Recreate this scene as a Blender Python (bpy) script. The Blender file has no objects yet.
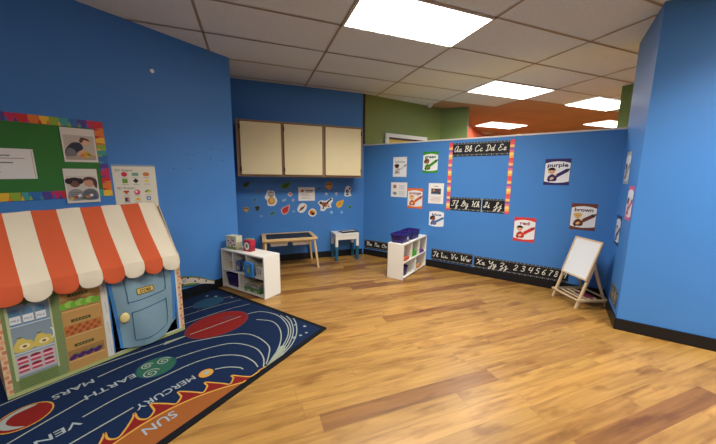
import bpy, bmesh, math, random
from mathutils import Vector, Matrix
random.seed(7)
SC = bpy.context.scene
COL = SC.collection
PI = math.pi
# ------------------------------------------------------------------ room frame
# x runs along the left wall towards the partition, y towards the left wall, z up
CEIL = 2.743
AP = 4.25            # partition face
BL = 3.337           # left wall face
GA = math.radians(-35.68)   # direction of the ceiling grid / planks / back wall
GX = Vector((math.cos(GA), math.sin(GA), 0)); GY = Vector((-math.sin(GA), math.cos(GA), 0))
YB = 4.73            # back wall distance along GY
X0, Y0 = 0.835, 2.7765
def G(x, y, z=0.0): return GX * x + GY * y + Vector((0, 0, z))

# ------------------------------------------------------------------ materials
def lin(c):
    c /= 255.0
    return c / 12.92 if c <= 0.04045 else ((c + 0.055) / 1.055) ** 2.4
def S(r, g, b): return (lin(r), lin(g), lin(b), 1)
MATS = {}
def mat(name, rgb, rough=0.55, spec=0.4, noise=0.0, scale=20.0, bump=0.0, metal=0.0):
    if name in MATS: return MATS[name]
    m = bpy.data.materials.new(name); m.use_nodes = True
    nt = m.node_tree; b = nt.nodes['Principled BSDF']
    c = S(*rgb)
    b.inputs['Base Color'].default_value = c
    b.inputs['Roughness'].default_value = rough
    b.inputs['Specular IOR Level'].default_value = spec
    b.inputs['Metallic'].default_value = metal
    if noise or bump:
        tc = nt.nodes.new('ShaderNodeTexCoord')
        n = nt.nodes.new('ShaderNodeTexNoise'); n.inputs['Scale'].default_value = scale; n.inputs['Detail'].default_value = 5
        nt.links.new(tc.outputs['Object'], n.inputs['Vector'])
        if noise:
            mx = nt.nodes.new('ShaderNodeMix'); mx.data_type = 'RGBA'
            mx.inputs[6].default_value = tuple(v * (1 - noise) for v in c[:3]) + (1,)
            mx.inputs[7].default_value = tuple(min(1, v * (1 + noise)) for v in c[:3]) + (1,)
            nt.links.new(n.outputs['Fac'], mx.inputs[0]); nt.links.new(mx.outputs[2], b.inputs['Base Color'])
        if bump:
            bp = nt.nodes.new('ShaderNodeBump'); bp.inputs['Strength'].default_value = bump; bp.inputs['Distance'].default_value = 0.004
            nt.links.new(n.outputs['Fac'], bp.inputs['Height']); nt.links.new(bp.outputs['Normal'], b.inputs['Normal'])
    MATS[name] = m
    return m
def C_(rgb, rough=0.45): return mat('print_%d_%d_%d' % rgb, rgb, rough, 0.4)

BLUE = mat('blue_wall_paint', (70, 130, 199), 0.48, 0.35, 0.04, 3.0, 0.0)
BLACKB = mat('black_baseboard', (17, 20, 25), 0.4)
GREENW = mat('green_wall_paint', (116, 134, 66), 0.5)
ORANGEW = mat('orange_wall_paint', (198, 84, 48), 0.5)
TANW = mat('tan_wall_paint', (206, 160, 118), 0.55)
WHITE = mat('white_laminate', (232, 228, 216), 0.4, 0.4)
CREAM = mat('cream_melamine', (226, 212, 168), 0.45, 0.4, 0.03, 6)
TAUPE = mat('taupe_wood_trim', (150, 124, 96), 0.5, 0.3, 0.12, 30)
BROWN = mat('dark_brown_trim', (58, 34, 24), 0.5)
PINE = mat('pale_pine_wood', (214, 180, 128), 0.5, 0.3, 0.10, 14)
BLACKM = mat('matte_black', (26, 28, 32), 0.6)
BOARDK = mat('chalkboard_black', (36, 38, 42), 0.55, 0.3)
TEAL = mat('teal_plastic', (28, 92, 118), 0.4)
PURPLE = mat('purple_plastic', (44, 32, 108), 0.35, 0.5)
WPLAST = mat('white_plastic', (226, 226, 222), 0.35, 0.5)
PAPER = mat('white_paper', (232, 230, 224), 0.5, 0.3)
LAMIN = mat('laminated_white_card', (232, 234, 236), 0.3, 0.5)
WBOARD = mat('whiteboard_surface', (226, 230, 232), 0.25, 0.5)
CAPW = mat('white_cap_trim', (224, 222, 214), 0.45)

def floor_material():
    m = bpy.data.materials.new('oak_plank_floor'); m.use_nodes = True
    nt = m.node_tree; N = nt.nodes; L = nt.links; b = N['Principled BSDF']
    tc = N.new('ShaderNodeTexCoord')
    mp = N.new('ShaderNodeMapping'); mp.inputs['Rotation'].default_value = (0, 0, -GA)
    L.new(tc.outputs['Object'], mp.inputs['Vector'])
    sp = N.new('ShaderNodeSeparateXYZ'); L.new(mp.outputs[0], sp.inputs[0])
    def mth(op, a, bb=None):
        n = N.new('ShaderNodeMath'); n.operation = op
        for i, v in enumerate((a, bb)):
            if v is None: continue
            if isinstance(v, (int, float)): n.inputs[i].default_value = v
            else: L.new(v, n.inputs[i])
        return n.outputs[0]
    W, LN = 0.122, 1.22
    yr = mth('DIVIDE', sp.outputs[1], W); row = mth('FLOOR', yr)
    wn = N.new('ShaderNodeTexWhiteNoise'); wn.noise_dimensions = '1D'; L.new(row, wn.inputs['W'])
    xo = mth('ADD', mth('DIVIDE', sp.outputs[0], LN), mth('MULTIPLY', wn.outputs['Value'], 7.3))
    colm = mth('FLOOR', xo)
    cv = N.new('ShaderNodeCombineXYZ'); L.new(colm, cv.inputs[0]); L.new(row, cv.inputs[1])
    w2 = N.new('ShaderNodeTexWhiteNoise'); w2.noise_dimensions = '2D'; L.new(cv.outputs[0], w2.inputs['Vector'])
    # per plank tone
    ramp = N.new('ShaderNodeValToRGB'); e = ramp.color_ramp.elements
    e[0].position = 0; e[0].color = S(124, 84, 40); e[1].position = 1; e[1].color = S(168, 126, 63)
    for p, c in ((0.09, (134, 91, 44)), (0.15, (155, 116, 58)), (0.6, (161, 122, 61))):
        q = ramp.color_ramp.elements.new(p); q.color = S(*c)
    L.new(w2.outputs['Value'], ramp.inputs[0])
    # grain: noise stretched along the plank, shifted per plank
    gv = N.new('ShaderNodeCombineXYZ')
    L.new(mth('ADD', mth('MULTIPLY', sp.outputs[0], 1.6), mth('MULTIPLY', w2.outputs['Value'], 31)), gv.inputs[0])
    L.new(mth('MULTIPLY', sp.outputs[1], 24), gv.inputs[1]); L.new(mth('MULTIPLY', row, 3.7), gv.inputs[2])
    n1 = N.new('ShaderNodeTexNoise'); n1.inputs['Scale'].default_value = 1.0; n1.inputs['Detail'].default_value = 6; n1.inputs['Roughness'].default_value = 0.6
    n1.inputs['Distortion'].default_value = 0.8
    L.new(gv.outputs[0], n1.inputs['Vector'])
    gr = N.new('ShaderNodeValToRGB'); g = gr.color_ramp.elements
    g[0].position = 0.34; g[0].color = (0.60, 0.52, 0.44, 1); g[1].position = 0.62; g[1].color = (1.08, 1.08, 1.08, 1)
    L.new(n1.outputs['Fac'], gr.inputs[0])
    mul = N.new('ShaderNodeMix'); mul.data_type = 'RGBA'; mul.blend_type = 'MULTIPLY'; mul.inputs[0].default_value = 0.75
    L.new(ramp.outputs[0], mul.inputs[6]); L.new(gr.outputs[0], mul.inputs[7])
    # larger figure patches, elongated knots
    kv = N.new('ShaderNodeCombineXYZ')
    L.new(mth('ADD', mth('MULTIPLY', sp.outputs[0], 2.6), mth('MULTIPLY', w2.outputs['Value'], 17)), kv.inputs[0])
    L.new(mth('MULTIPLY', sp.outputs[1], 9), kv.inputs[1]); L.new(row, kv.inputs[2])
    n2 = N.new('ShaderNodeTexNoise'); n2.inputs['Scale'].default_value = 1.3; n2.inputs['Detail'].default_value = 3
    L.new(kv.outputs[0], n2.inputs['Vector'])
    kr = N.new('ShaderNodeValToRGB'); k = kr.color_ramp.elements
    k[0].position = 0.30; k[0].color = (0.58, 0.48, 0.40, 1); k[1].position = 0.47; k[1].color = (1, 1, 1, 1)
    L.new(n2.outputs['Fac'], kr.inputs[0])
    mu2 = N.new('ShaderNodeMix'); mu2.data_type = 'RGBA'; mu2.blend_type = 'MULTIPLY'; mu2.inputs[0].default_value = 0.85
    L.new(mul.outputs[2], mu2.inputs[6]); L.new(kr.outputs[0], mu2.inputs[7])
    # seams
    fy = mth('FRACT', yr); fx = mth('FRACT', xo)
    sy = mth('LESS_THAN', mth('MINIMUM', fy, mth('SUBTRACT', 1.0, fy)), 0.012)
    sx = mth('LESS_THAN', mth('MINIMUM', fx, mth('SUBTRACT', 1.0, fx)), 0.0014)
    seam = mth('MAXIMUM', sx, sy)
    mu3 = N.new('ShaderNodeMix'); mu3.data_type = 'RGBA'
    L.new(mth('MULTIPLY', seam, 0.45), mu3.inputs[0]); L.new(mu2.outputs[2], mu3.inputs[6]); mu3.inputs[7].default_value = S(110, 72, 38)
    L.new(mu3.outputs[2], b.inputs['Base Color'])
    b.inputs['Roughness'].default_value = 0.36
    b.inputs['Specular IOR Level'].default_value = 0.45
    bp = N.new('ShaderNodeBump'); bp.inputs['Strength'].default_value = 0.12; bp.inputs['Distance'].default_value = 0.002
    L.new(n1.outputs['Fac'], bp.inputs['Height']); L.new(bp.outputs[0], b.inputs['Normal'])
    return m
def tile_material(name, rgb):
    m = bpy.data.materials.new(name); m.use_nodes = True
    nt = m.node_tree; N = nt.nodes; L = nt.links; b = N['Principled BSDF']
    tc = N.new('ShaderNodeTexCoord'); n = N.new('ShaderNodeTexNoise'); n.inputs['Scale'].default_value = 70; n.inputs['Detail'].default_value = 4
    L.new(tc.outputs['Object'], n.inputs['Vector'])
    r = N.new('ShaderNodeValToRGB'); e = r.color_ramp.elements
    c = S(*rgb); e[0].position = 0.33; e[0].color = tuple(v * 0.86 for v in c[:3]) + (1,); e[1].position = 0.5; e[1].color = c
    L.new(n.outputs['Fac'], r.inputs[0]); L.new(r.outputs[0], b.inputs['Base Color'])
    b.inputs['Roughness'].default_value = 0.9; b.inputs['Specular IOR Level'].default_value = 0.1
    bp = N.new('ShaderNodeBump'); bp.inputs['Strength'].default_value = 0.3; bp.inputs['Distance'].default_value = 0.003
    L.new(n.outputs['Fac'], bp.inputs['Height']); L.new(bp.outputs[0], b.inputs['Normal'])
    return m
def emit(name, rgb, s):
    m = bpy.data.materials.new(name); m.use_nodes = True
    b = m.node_tree.nodes['Principled BSDF']
    b.inputs['Base Color'].default_value = (0.8, 0.8, 0.8, 1)
    b.inputs['Emission Color'].default_value = rgb + (1,); b.inputs['Emission Strength'].default_value = s
    return m
FLOORM = floor_material()
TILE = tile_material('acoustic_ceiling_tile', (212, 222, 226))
TILE_BOUNCE = tile_material('orange_bounce_ceiling_tile', (180, 148, 116))  # tan tint paints in the bounce light from the orange walls
TBAR = mat('ceiling_grid_bar', (150, 138, 120), 0.5)
def fabric(name, rgb, noise=0.06): return mat(name, rgb, 0.85, 0.15, noise, 60, 0.15)
CANVW = mat('white_canvas', (212, 201, 178), .8, .15, .03, 9, .3); CANVO = mat('orange_canvas', (192, 86, 52), .8, .15, .04, 9, .3)
NAVY = fabric('navy_rug_pile', (12, 30, 60), 0.12); RUGK = fabric('black_rug_binding', (14, 15, 18))
RUGLINE = fabric('rug_line_cream', (138, 144, 136)); RUGRED = fabric('rug_red', (112, 24, 22)); RUGOR = fabric('rug_orange', (130, 74, 32))
RUGGOLD = fabric('rug_gold', (176, 132, 56)); RUGGRN = fabric('rug_green', (38, 84, 66)); RUGTEAL = fabric('rug_teal', (28, 62, 84)); RUGTXT = fabric('rug_letter_grey', (136, 146, 150))
RUGRIM = fabric('rug_planet_rim', (92, 40, 48)); RUGWEDGE = fabric('rug_belt_wedge', (128, 134, 116))

# ------------------------------------------------------------------ mesh builder
class MB:
    def __init__(s): s.v = []; s.f = []; s.m = []; s.mats = []
    def mi(s, m):
        if m not in s.mats: s.mats.append(m)
        return s.mats.index(m)
    def poly(s, pts, m):
        i = len(s.v); s.v += [tuple(p) for p in pts]; s.f.append(tuple(range(i, i + len(pts)))); s.m.append(s.mi(m))
    def mesh(s, pts, faces, m):
        i = len(s.v); s.v += [tuple(p) for p in pts]; k = s.mi(m)
        for f in faces: s.f.append(tuple(i + q for q in f)); s.m.append(k)
    def box(s, x0, x1, y0, y1, z0, z1, m):
        p = [(x0, y0, z0), (x1, y0, z0), (x1, y1, z0), (x0, y1, z0), (x0, y0, z1), (x1, y0, z1), (x1, y1, z1), (x0, y1, z1)]
        s.mesh(p, [(3, 2, 1, 0), (4, 5, 6, 7), (0, 1, 5, 4), (1, 2, 6, 5), (2, 3, 7, 6), (3, 0, 4, 7)], m)
    def prism(s, poly, z0, z1, m):   # poly CCW seen from above
        n = len(poly)
        s.mesh([(x, y, z0) for x, y in poly] + [(x, y, z1) for x, y in poly],
               [tuple(range(n - 1, -1, -1)), tuple(range(n, 2 * n))] + [(i, (i + 1) % n, n + (i + 1) % n, n + i) for i in range(n)], m)
    def bar(s, p0, p1, w, d, m, side=None):   # square bar from p0 to p1; side = direction of w
        p0, p1 = Vector(p0), Vector(p1); a = (p1 - p0).normalized()
        sd = Vector(side) if side else (Vector((1, 0, 0)) if abs(a.x) < 0.9 else Vector((0, 1, 0)))
        sd = (sd - a * sd.dot(a)).normalized(); o = a.cross(sd)
        c = [(-1, -1), (1, -1), (1, 1), (-1, 1)]
        s.mesh([p + sd * (w / 2 * i) + o * (d / 2 * j) for p in (p0, p1) for i, j in c],
               [(3, 2, 1, 0), (4, 5, 6, 7), (0, 1, 5, 4), (1, 2, 6, 5), (2, 3, 7, 6), (3, 0, 4, 7)], m)
    def tube(s, p0, p1, r0, r1, m, n=14):
        p0, p1 = Vector(p0), Vector(p1); a = (p1 - p0).normalized()
        sd = a.orthogonal().normalized(); o = a.cross(sd)
        pts = [p + sd * (r * math.cos(2 * PI * k / n)) + o * (r * math.sin(2 * PI * k / n)) for p, r in ((p0, r0), (p1, r1)) for k in range(n)]
        s.mesh(pts, [tuple(range(n - 1, -1, -1)), tuple(range(n, 2 * n))] + [(i, (i + 1) % n, n + (i + 1) % n, n + i) for i in range(n)], m)
    def loft(s, rings, m, close_first=True, close_last=True):
        n = len(rings[0]); pts = [p for r in rings for p in r]; fc = []
        for k in range(len(rings) - 1):
            for i in range(n): fc.append((k * n + i, k * n + (i + 1) % n, (k + 1) * n + (i + 1) % n, (k + 1) * n + i))
        if close_first: fc.append(tuple(range(n - 1, -1, -1)))
        if close_last: fc.append(tuple(range((len(rings) - 1) * n, len(rings) * n)))
        s.mesh(pts, fc, m)
    def build(s, name, parent=None, bevel=0.0, smooth=False, loc=None, rotz=0.0):
        me = bpy.data.meshes.new(name); me.from_pydata(s.v, [], s.f)
        for m in s.mats: me.materials.append(m)
        me.polygons.foreach_set('material_index', s.m)
        if bevel:
            bm = bmesh.new(); bm.from_mesh(me)
            ed = [e for e in bm.edges if len(e.link_faces) == 2 and e.calc_face_angle(0) > 0.6]
            bmesh.ops.bevel(bm, geom=ed, offset=bevel, segments=2, affect='EDGES', profile=0.6, clamp_overlap=True)
            bm.to_mesh(me); bm.free()
        if smooth:
            me.polygons.foreach_set('use_smooth', [True] * len(me.polygons))
        me.update()
        o = bpy.data.objects.new(name, me); COL.objects.link(o)
        if parent: o.parent = parent
        if loc is not None: o.location = loc
        o.rotation_euler = (0, 0, rotz)
        return o
def tag(o, label=None, cat=None, group=None, kind=None):
    if label: o['label'] = label
    if cat: o['category'] = cat
    if group: o['group'] = group
    if kind: o['kind'] = kind
    return o
def thing(name, label, cat, loc=(0, 0, 0), rotz=0.0, group=None):
    o = bpy.data.objects.new(name, None); o.empty_display_size = 0.1; COL.objects.link(o)
    o.location = loc; o.rotation_euler = (0, 0, rotz)
    return tag(o, label, cat, group)
def struct(name, mb, **k): return tag(mb.build(name, **k), kind='structure')
def bx(name, parent, x0, x1, y0, y1, z0, z1, m, bevel=0.002):
    b = MB(); b.box(x0, x1, y0, y1, z0, z1, m); return b.build(name, parent, bevel)

# ------------------------------------------------------------------ text
_TX = {}
def text_mesh(st, bold=0.0):
    key = (st, bold)
    if key not in _TX:
        cu = bpy.data.curves.new('lettering', 'FONT'); cu.body = st; cu.size = 1.0; cu.align_x = 'CENTER'; cu.offset = bold; cu.resolution_u = 3
        ob = bpy.data.objects.new('lettering', cu); COL.objects.link(ob)
        dg = bpy.context.evaluated_depsgraph_get(); ev = ob.evaluated_get(dg); me = ev.to_mesh()
        vs = [(v.co.x, v.co.y) for v in me.vertices]; fs = [tuple(p.vertices) for p in me.polygons]
        ev.to_mesh_clear(); bpy.data.objects.remove(ob); bpy.data.curves.remove(cu)
        _TX[key] = (vs, fs)
    return _TX[key]

# ------------------------------------------------------------------ flat artwork builder
def catmull(pts, n=6, closed=False):
    P = [Vector((p[0], p[1])) for p in pts]; o = []; N = len(P)
    if N < 3 and not closed: return P
    rng = N if closed else N - 1
    for i in range(rng):
        if closed: a, b, c, d = P[(i - 1) % N], P[i], P[(i + 1) % N], P[(i + 2) % N]
        else: a, b, c, d = P[max(i - 1, 0)], P[i], P[i + 1], P[min(i + 2, N - 1)]
        for k in range(n):
            t = k / n
            o.append(0.5 * ((2 * b) + (c - a) * t + (2 * a - 5 * b + 4 * c - d) * t * t + (3 * b - a - 3 * c + d) * t ** 3))
    if not closed: o.append(P[-1])
    return o
SINK = 0.0
class Flat(MB):
    """artwork in 2-D (x right, z up), lying on a thin sheet; the viewer is on -y (or +z for a floor sheet)"""
    def __init__(s, t=0.0015, eps=0.0003, floor=False):
        super().__init__(); s.t = t; s.eps = eps; s.fl = floor; s.L = 1; s.tf = None; s.k = 0
    def mp(s, p, d):
        x, y = p[0], p[1]
        if s.tf: x, y = s.tf(x, y)
        return (x, y, d) if s.fl else (x, -d, y)
    def base(s, pts, m):
        n = len(pts); A = [s.mp(p, 0.0) for p in pts]; B = [s.mp(p, s.t) for p in pts]
        s.mesh(A + B, [tuple(range(n - 1, -1, -1)), tuple(range(n, 2 * n))] + [(i, (i + 1) % n, n + (i + 1) % n, n + i) for i in range(n)], m)
    def sheet(s, w, h, m): s.base([(-w / 2, -h / 2), (w / 2, -h / 2), (w / 2, h / 2), (-w / 2, h / 2)], m)
    def d(s, L=None):
        s.k += 1
        return s.t + s.eps * (s.L if L is None else L) + 4e-6 * (s.k % 60)
    def pl(s, pts, m, L=None):
        dd = s.d(L)
        if sum(pts[i][0] * pts[(i + 1) % len(pts)][1] - pts[(i + 1) % len(pts)][0] * pts[i][1] for i in range(len(pts))) < 0: pts = list(pts)[::-1]
        s.poly([s.mp(p, dd) for p in pts], m)
    def rect(s, cx, cy, w, h, m, rot=0, L=None):
        c, q = math.cos(rot), math.sin(rot)
        s.pl([(cx + x * c - y * q, cy + x * q + y * c) for x, y in ((-w / 2, -h / 2), (w / 2, -h / 2), (w / 2, h / 2), (-w / 2, h / 2))], m, L)
    def ell(s, cx, cy, rx, ry, m, rot=0, L=None, n=20, a0=0, a1=2 * PI):
        c, q = math.cos(rot), math.sin(rot); full = abs(a1 - a0 - 2 * PI) < 1e-6
        P = []
        for k in range(n if full else n + 1):
            t = a0 + (a1 - a0) * k / n; x, y = rx * math.cos(t), ry * math.sin(t); P.append((cx + x * c - y * q, cy + x * q + y * c))
        s.pl(P, m, L)
    def blob(s, pts, m, L=None, n=5): s.pl([(p.x, p.y) for p in catmull(pts, n, True)], m, L)
    def stroke(s, pts, w, m, L=None, smooth=True, n=5, closed=False):
        P = catmull(pts, n, closed) if smooth else [Vector(p) for p in pts]
        if closed: P = P + [P[0]]
        d = s.d(L); l = []; r = []
        for i, p in enumerate(P):
            a = P[max(i - 1, 0)]; b = P[min(i + 1, len(P) - 1)]; t = (b - a)
            if t.length < 1e-9: t = Vector((1, 0))
            t.normalize(); nn = Vector((-t.y, t.x)) * (w / 2)
            l.append(p + nn); r.append(p - nn)
        k = len(P)
        s.mesh([s.mp(p, d) for p in l] + [s.mp(p, d) for p in r], [(i, k + i, k + i + 1, i + 1) for i in range(k - 1)], m)
    def text(s, st, cx, cy, h, m, L=None, rot=0, bold=0.0, sx=1.0, fitw=None):
        vs, fs = text_mesh(st, bold); k = h / 0.70
        if fitw:
            wd = max(v[0] for v in vs) - min(v[0] for v in vs); sx = fitw / (wd * k)
        c, q = math.cos(rot), math.sin(rot); d = s.d(L)
        s.mesh([s.mp((cx + x * k * sx * c - (y * k - h / 2) * q, cy + x * k * sx * q + (y * k - h / 2) * c), d) for x, y in vs], fs, m)
WALLS = {}
WALLS['left'] = (lambda s, z: Vector((s, BL, z)), 0.0)
WALLS['part'] = (lambda s, z: Vector((AP, s, z)), -PI / 2)
WALLS['back'] = (lambda s, z: G(s, YB, z), GA)
WALLS['ret'] = (lambda s, z: Vector((s, -0.572, z)), PI)
OUT = {'left': Vector((0, -1, 0)), 'part': Vector((-1, 0, 0)), 'back': -GY, 'ret': Vector((0, 1, 0))}
def hang(fl, name, label, cat, wall, s, z, group=None, off=0.0006, tilt=0.0):
    f, r = WALLS[wall]
    if wall in ('part', 'ret'): fl.v = [(x, off + .0016 if abs(y) < 1e-9 else y, zz) for x, y, zz in fl.v]   # back face stuck to the wall
    o = fl.build(name, None)
    o.location = f(s, z) + OUT[wall] * off; o.rotation_euler = (0, -tilt, r)
    return tag(o, label, cat, group)

# ================================================================== SETTING
def wall(name, poly, z0, z1, m): b = MB(); b.prism(poly, z0, z1, m); return struct(name, b)
b = MB(); b.box(-3.4, 14, -6.5, 7.0, -0.1, 0, FLOORM); struct('floor', b)
# left wall, turning the corner towards the back wall
wall('wall_left', [(-3.3, BL), (2.16, BL), (2.16, 4.32), (2.04, 4.32), (2.04, BL + 0.12), (-3.3, BL + 0.12)], 0, CEIL, BLUE)
corner = (AP, (YB - AP * GY.x) / GY.y)
pA = G(G(0, 0).x, YB)
def gp(x, y): v = G(x, y); return (v.x, v.y)
xe = corner[0] * GX.x + corner[1] * GX.y
xl = 2.02 * GX.x + ((YB - 2.02 * GY.x) / GY.y) * GX.y
wall('wall_back', [gp(xl, YB), gp(xe, YB), gp(xe, YB + 0.12), gp(xl, YB + 0.12)], 0, CEIL, BLUE)
wall('wall_partition', [(AP, -0.64), (AP + 0.12, -0.64), (AP + 0.12, corner[1] + 0.02), (AP, corner[1])], 0, 1.898, BLUE)
b = MB(); b.box(AP - 0.006, AP + 0.126, -0.572, corner[1] - 0.008, 1.898, 1.917, CAPW); struct('trim_1', b, bevel=0.003)
wall('wall_right', [(3.407, -5.5), (3.53, -5.5), (3.53, -0.70), (AP, -0.70), (AP, -0.572), (3.407, -0.572)], 0, CEIL, BLUE)
wall('wall_rear', [(-3.42, -5.6), (3.53, -5.6), (3.53, -5.5), (-3.3, -5.5), (-3.3, BL + .12), (-3.42, BL + .12)], 0, CEIL, BLUE)
# brown end strip on the back wall corner
b = MB(); v0 = G(xe - 0.006, YB - 0.012); b.prism([gp(xe - 0.03, YB - 0.012), gp(xe + 0.006, YB - 0.012), gp(xe + 0.006, YB), gp(xe - 0.03, YB)], 1.93, CEIL - 0.006, BROWN); struct('trim_2', b)
# baseboards
def baseboard(name, p, q, n, h=0.105, t=0.014):
    b = MB(); p, q, n = Vector(p + (0,)), Vector(q + (0,)), Vector(n).normalized() * t
    b.prism([tuple(v[:2]) for v in (p + n, q + n, q, p)], 0, h, BLACKB); return struct(name, b, bevel=0.003)
baseboard('baseboard_left', (-3.3, BL), (2.174, BL), (0, -1, 0))
baseboard('baseboard_alcove', (2.16, BL), (2.16, 4.3), (1, 0, 0)) if False else None
baseboard('baseboard_back', gp(xl + .12, YB), gp(xe - 0.02, YB), -GY)
baseboard('baseboard_partition', (AP, corner[1] - 0.02), (AP, -0.572), (-1, 0, 0))
baseboard('baseboard_return', (AP - 0.015, -0.572), (3.393, -0.572), (0, 1, 0))
baseboard('baseboard_right', (3.407, -0.56), (3.407, -5.5), (-1, 0, 0))
# ceiling tiles and grid bars
b = MB()
X = [X0 + 1.2192 * i for i in range(-5, 13)]; Y = [Y0 + 0.6096 * j for j in range(-14, 16)]
inside = lambda p: -3.42 <= p.x <= 13.8 and -6.4 <= p.y <= 6.9
for i in range(len(X) - 1):
    for j in range(len(Y) - 1):
        cs = [G(X[i], Y[j], CEIL), G(X[i], Y[j + 1], CEIL), G(X[i + 1], Y[j + 1], CEIL), G(X[i + 1], Y[j], CEIL)]
        if not any(inside(c) for c in cs): continue
        cen = (cs[0] + cs[2]) / 2
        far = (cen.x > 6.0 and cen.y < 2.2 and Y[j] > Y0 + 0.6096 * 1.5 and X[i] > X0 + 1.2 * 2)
        b.poly(cs, TILE_BOUNCE if far else TILE)
        mb_ = TBAR
        # bars along the left and near edges of each cell
        for (u0, u1, w0, w1) in ((X[i] - 0.012, X[i] + 0.012, Y[j], Y[j + 1]), (X[i], X[i + 1], Y[j] - 0.012, Y[j] + 0.012)):
            q = [G(u0, w0), G(u1, w0), G(u1, w1), G(u0, w1)]
            zt = CEIL - 0.004
            b.poly([(p.x, p.y, zt) for p in q][::-1], mb_)
struct('ceiling', b)

# ------------------------------------------------------------------ rooms beyond the partition
w0 = (corner[0] + 0.02, corner[1]); w1 = (5.915, 2.03); w2 = (6.06, 1.545)
wall('wall_green', [w0, w1, w2, (6.2, 1.56), (6.05, 2.15), (4.45, 2.86)], 0, CEIL, GREENW)
wall('wall_orange', [(6.2, 2.0), (13.6, 2.0), (13.6, 2.12), (6.1, 2.12)], 0, CEIL, ORANGEW)
wall('wall_far', [(13.6, -6.4), (13.72, -6.4), (13.72, 2.12), (13.6, 2.12)], 0, CEIL, TANW)
wall('wall_beyond', [(3.53, -6.4), (13.6, -6.4), (13.6, -6.28), (3.53, -6.28)], 0, CEIL, TANW)
wall('wall_pillar', [(5.90, -0.80), (6.02, -0.84), (6.06, -0.72), (5.95, -0.675)], 0, CEIL, GREENW)
# doorway in the green wall
dv = (Vector(w1) - Vector(w0)).normalized(); dr = math.atan2(dv.y, dv.x)

dth = tag(bpy.data.objects.new('door_1', None), kind='structure'); COL.objects.link(dth)
dn = Vector((dv.y, -dv.x))
p0 = Vector(w0) + dv * 0.414 + dn * 0.002
dth.location = (p0.x, p0.y, 0); dth.rotation_euler = (0, 0, dr)
YELLOW = mat('yellow_door_paint', (206, 172, 60), 0.5)
b = MB(); b.prism([(0, -.03), (.075, -.03), (.075, 0), (0, 0)], 0, 2.15, CAPW); b.prism([(.93, -.03), (1.006, -.03), (1.006, 0), (.93, 0)], 0, 2.15, CAPW)
b.prism([(.075, -.03), (.93, -.03), (.93, 0), (.075, 0)], 2.085, 2.15, CAPW); b.build('door_frame', dth)
b = MB(); b.box(.08, .925, -.012, -.001, 0.004, 2.05, YELLOW); b.build('door_panel', dth)
b = MB(); b.box(.08, .925, -.022, -.001, 2.052, 2.084, BROWN); b.build('door_shadow_strip', dth)  # dark strip standing in for the shadow at the top of the door
# ceiling lights
LW, LH = 1.17, 0.565
LAMPW, LSPREAD = 17.0, 140
LAMP = emit('lamp_diffuser', (1.0, 0.965, 0.90), 2.4)
FRM = mat('white_light_frame', (225, 222, 212), 0.5)
def ceiling_light(cx, cy, label, power=1.0):
    p = G(cx, cy, CEIL - 0.0145)
    t = thing('ceiling_light', label, 'ceiling light', p, GA, 'fluorescent ceiling panels')
    f = MB(); f.box(-LW / 2 - .012, LW / 2 + .012, -LH / 2 - .012, -LH / 2, 0, 0.010, FRM); f.box(-LW / 2 - .012, LW / 2 + .012, LH / 2, LH / 2 + .012, 0, 0.010, FRM)
    f.box(-LW / 2 - .012, -LW / 2, -LH / 2, LH / 2, 0, 0.010, FRM); f.box(LW / 2, LW / 2 + .012, -LH / 2, LH / 2, 0, 0.010, FRM); f.build('frame', t)
    d = MB(); d.box(-LW / 2, LW / 2, -LH / 2, LH / 2, 0.003, 0.009, LAMP); d.build('diffuser', t)
    la = bpy.data.lights.new('lamp', 'AREA'); la.shape = 'RECTANGLE'; la.size = LW; la.size_y = LH; la.energy = LAMPW * power; la.color = (1.0, 0.965, 0.90); la.spread = math.radians(LSPREAD)
    lo = bpy.data.objects.new('lamp', la); COL.objects.link(lo); lo.parent = t; lo.location = (0, 0, .0015)
cell = lambda i, j: (X0 + 1.2192 * (i + .5), Y0 + 0.6096 * (j + .5))
ceiling_light(*cell(0, -1), 'large bright ceiling panel nearest the viewer, above the middle of the room')
ceiling_light(*cell(2, 1), 'ceiling light panel just beyond the low blue partition, second largest in view')
ceiling_light(6.13, 3.70, 'ceiling light panel in the orange room, partly hidden by the green pillar', .55)
ceiling_light(6.13, 6.02, 'small ceiling light panel deep in the orange room, left of the others', .55)
ceiling_light(8.42, 4.83, 'far ceiling light panel crossed by the green pillar, lower of the two there', .55)
ceiling_light(8.35, 7.2, 'farthest ceiling light, a thin sliver just above the partition top', .55)
ceiling_light(*cell(1, -5), 'ceiling light panel behind the viewpoint')
ceiling_light(*cell(-2, -5), 'ceiling light panel above the viewpoint towards the left wall', .9)
ceiling_light(*cell(2, -7), 'ceiling light panel behind the viewpoint near the right wall')
ceiling_light(*cell(4, -3), 'ceiling light panel outside the right wall')
# small white ceiling device by the green wall
t = thing('smoke_detector', 'small white detector dome on the ceiling beside the green wall', 'detector', G(3.20, 4.88, CEIL - .003))
b = MB(); b.tube((0, 0, -.02), (0, 0, 0), .06, .065, WPLAST, 20); b.build('mounting_plate', t, .003)
b = MB(); b.loft([[(r * math.cos(a * PI / 10), r * math.sin(a * PI / 10), z) for a in range(20)] for r, z in ((.012, -.065), (.035, -.055), (.045, -.035), (.048, -.02))], WPLAST); b.build('dome', t, smooth=True)

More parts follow.
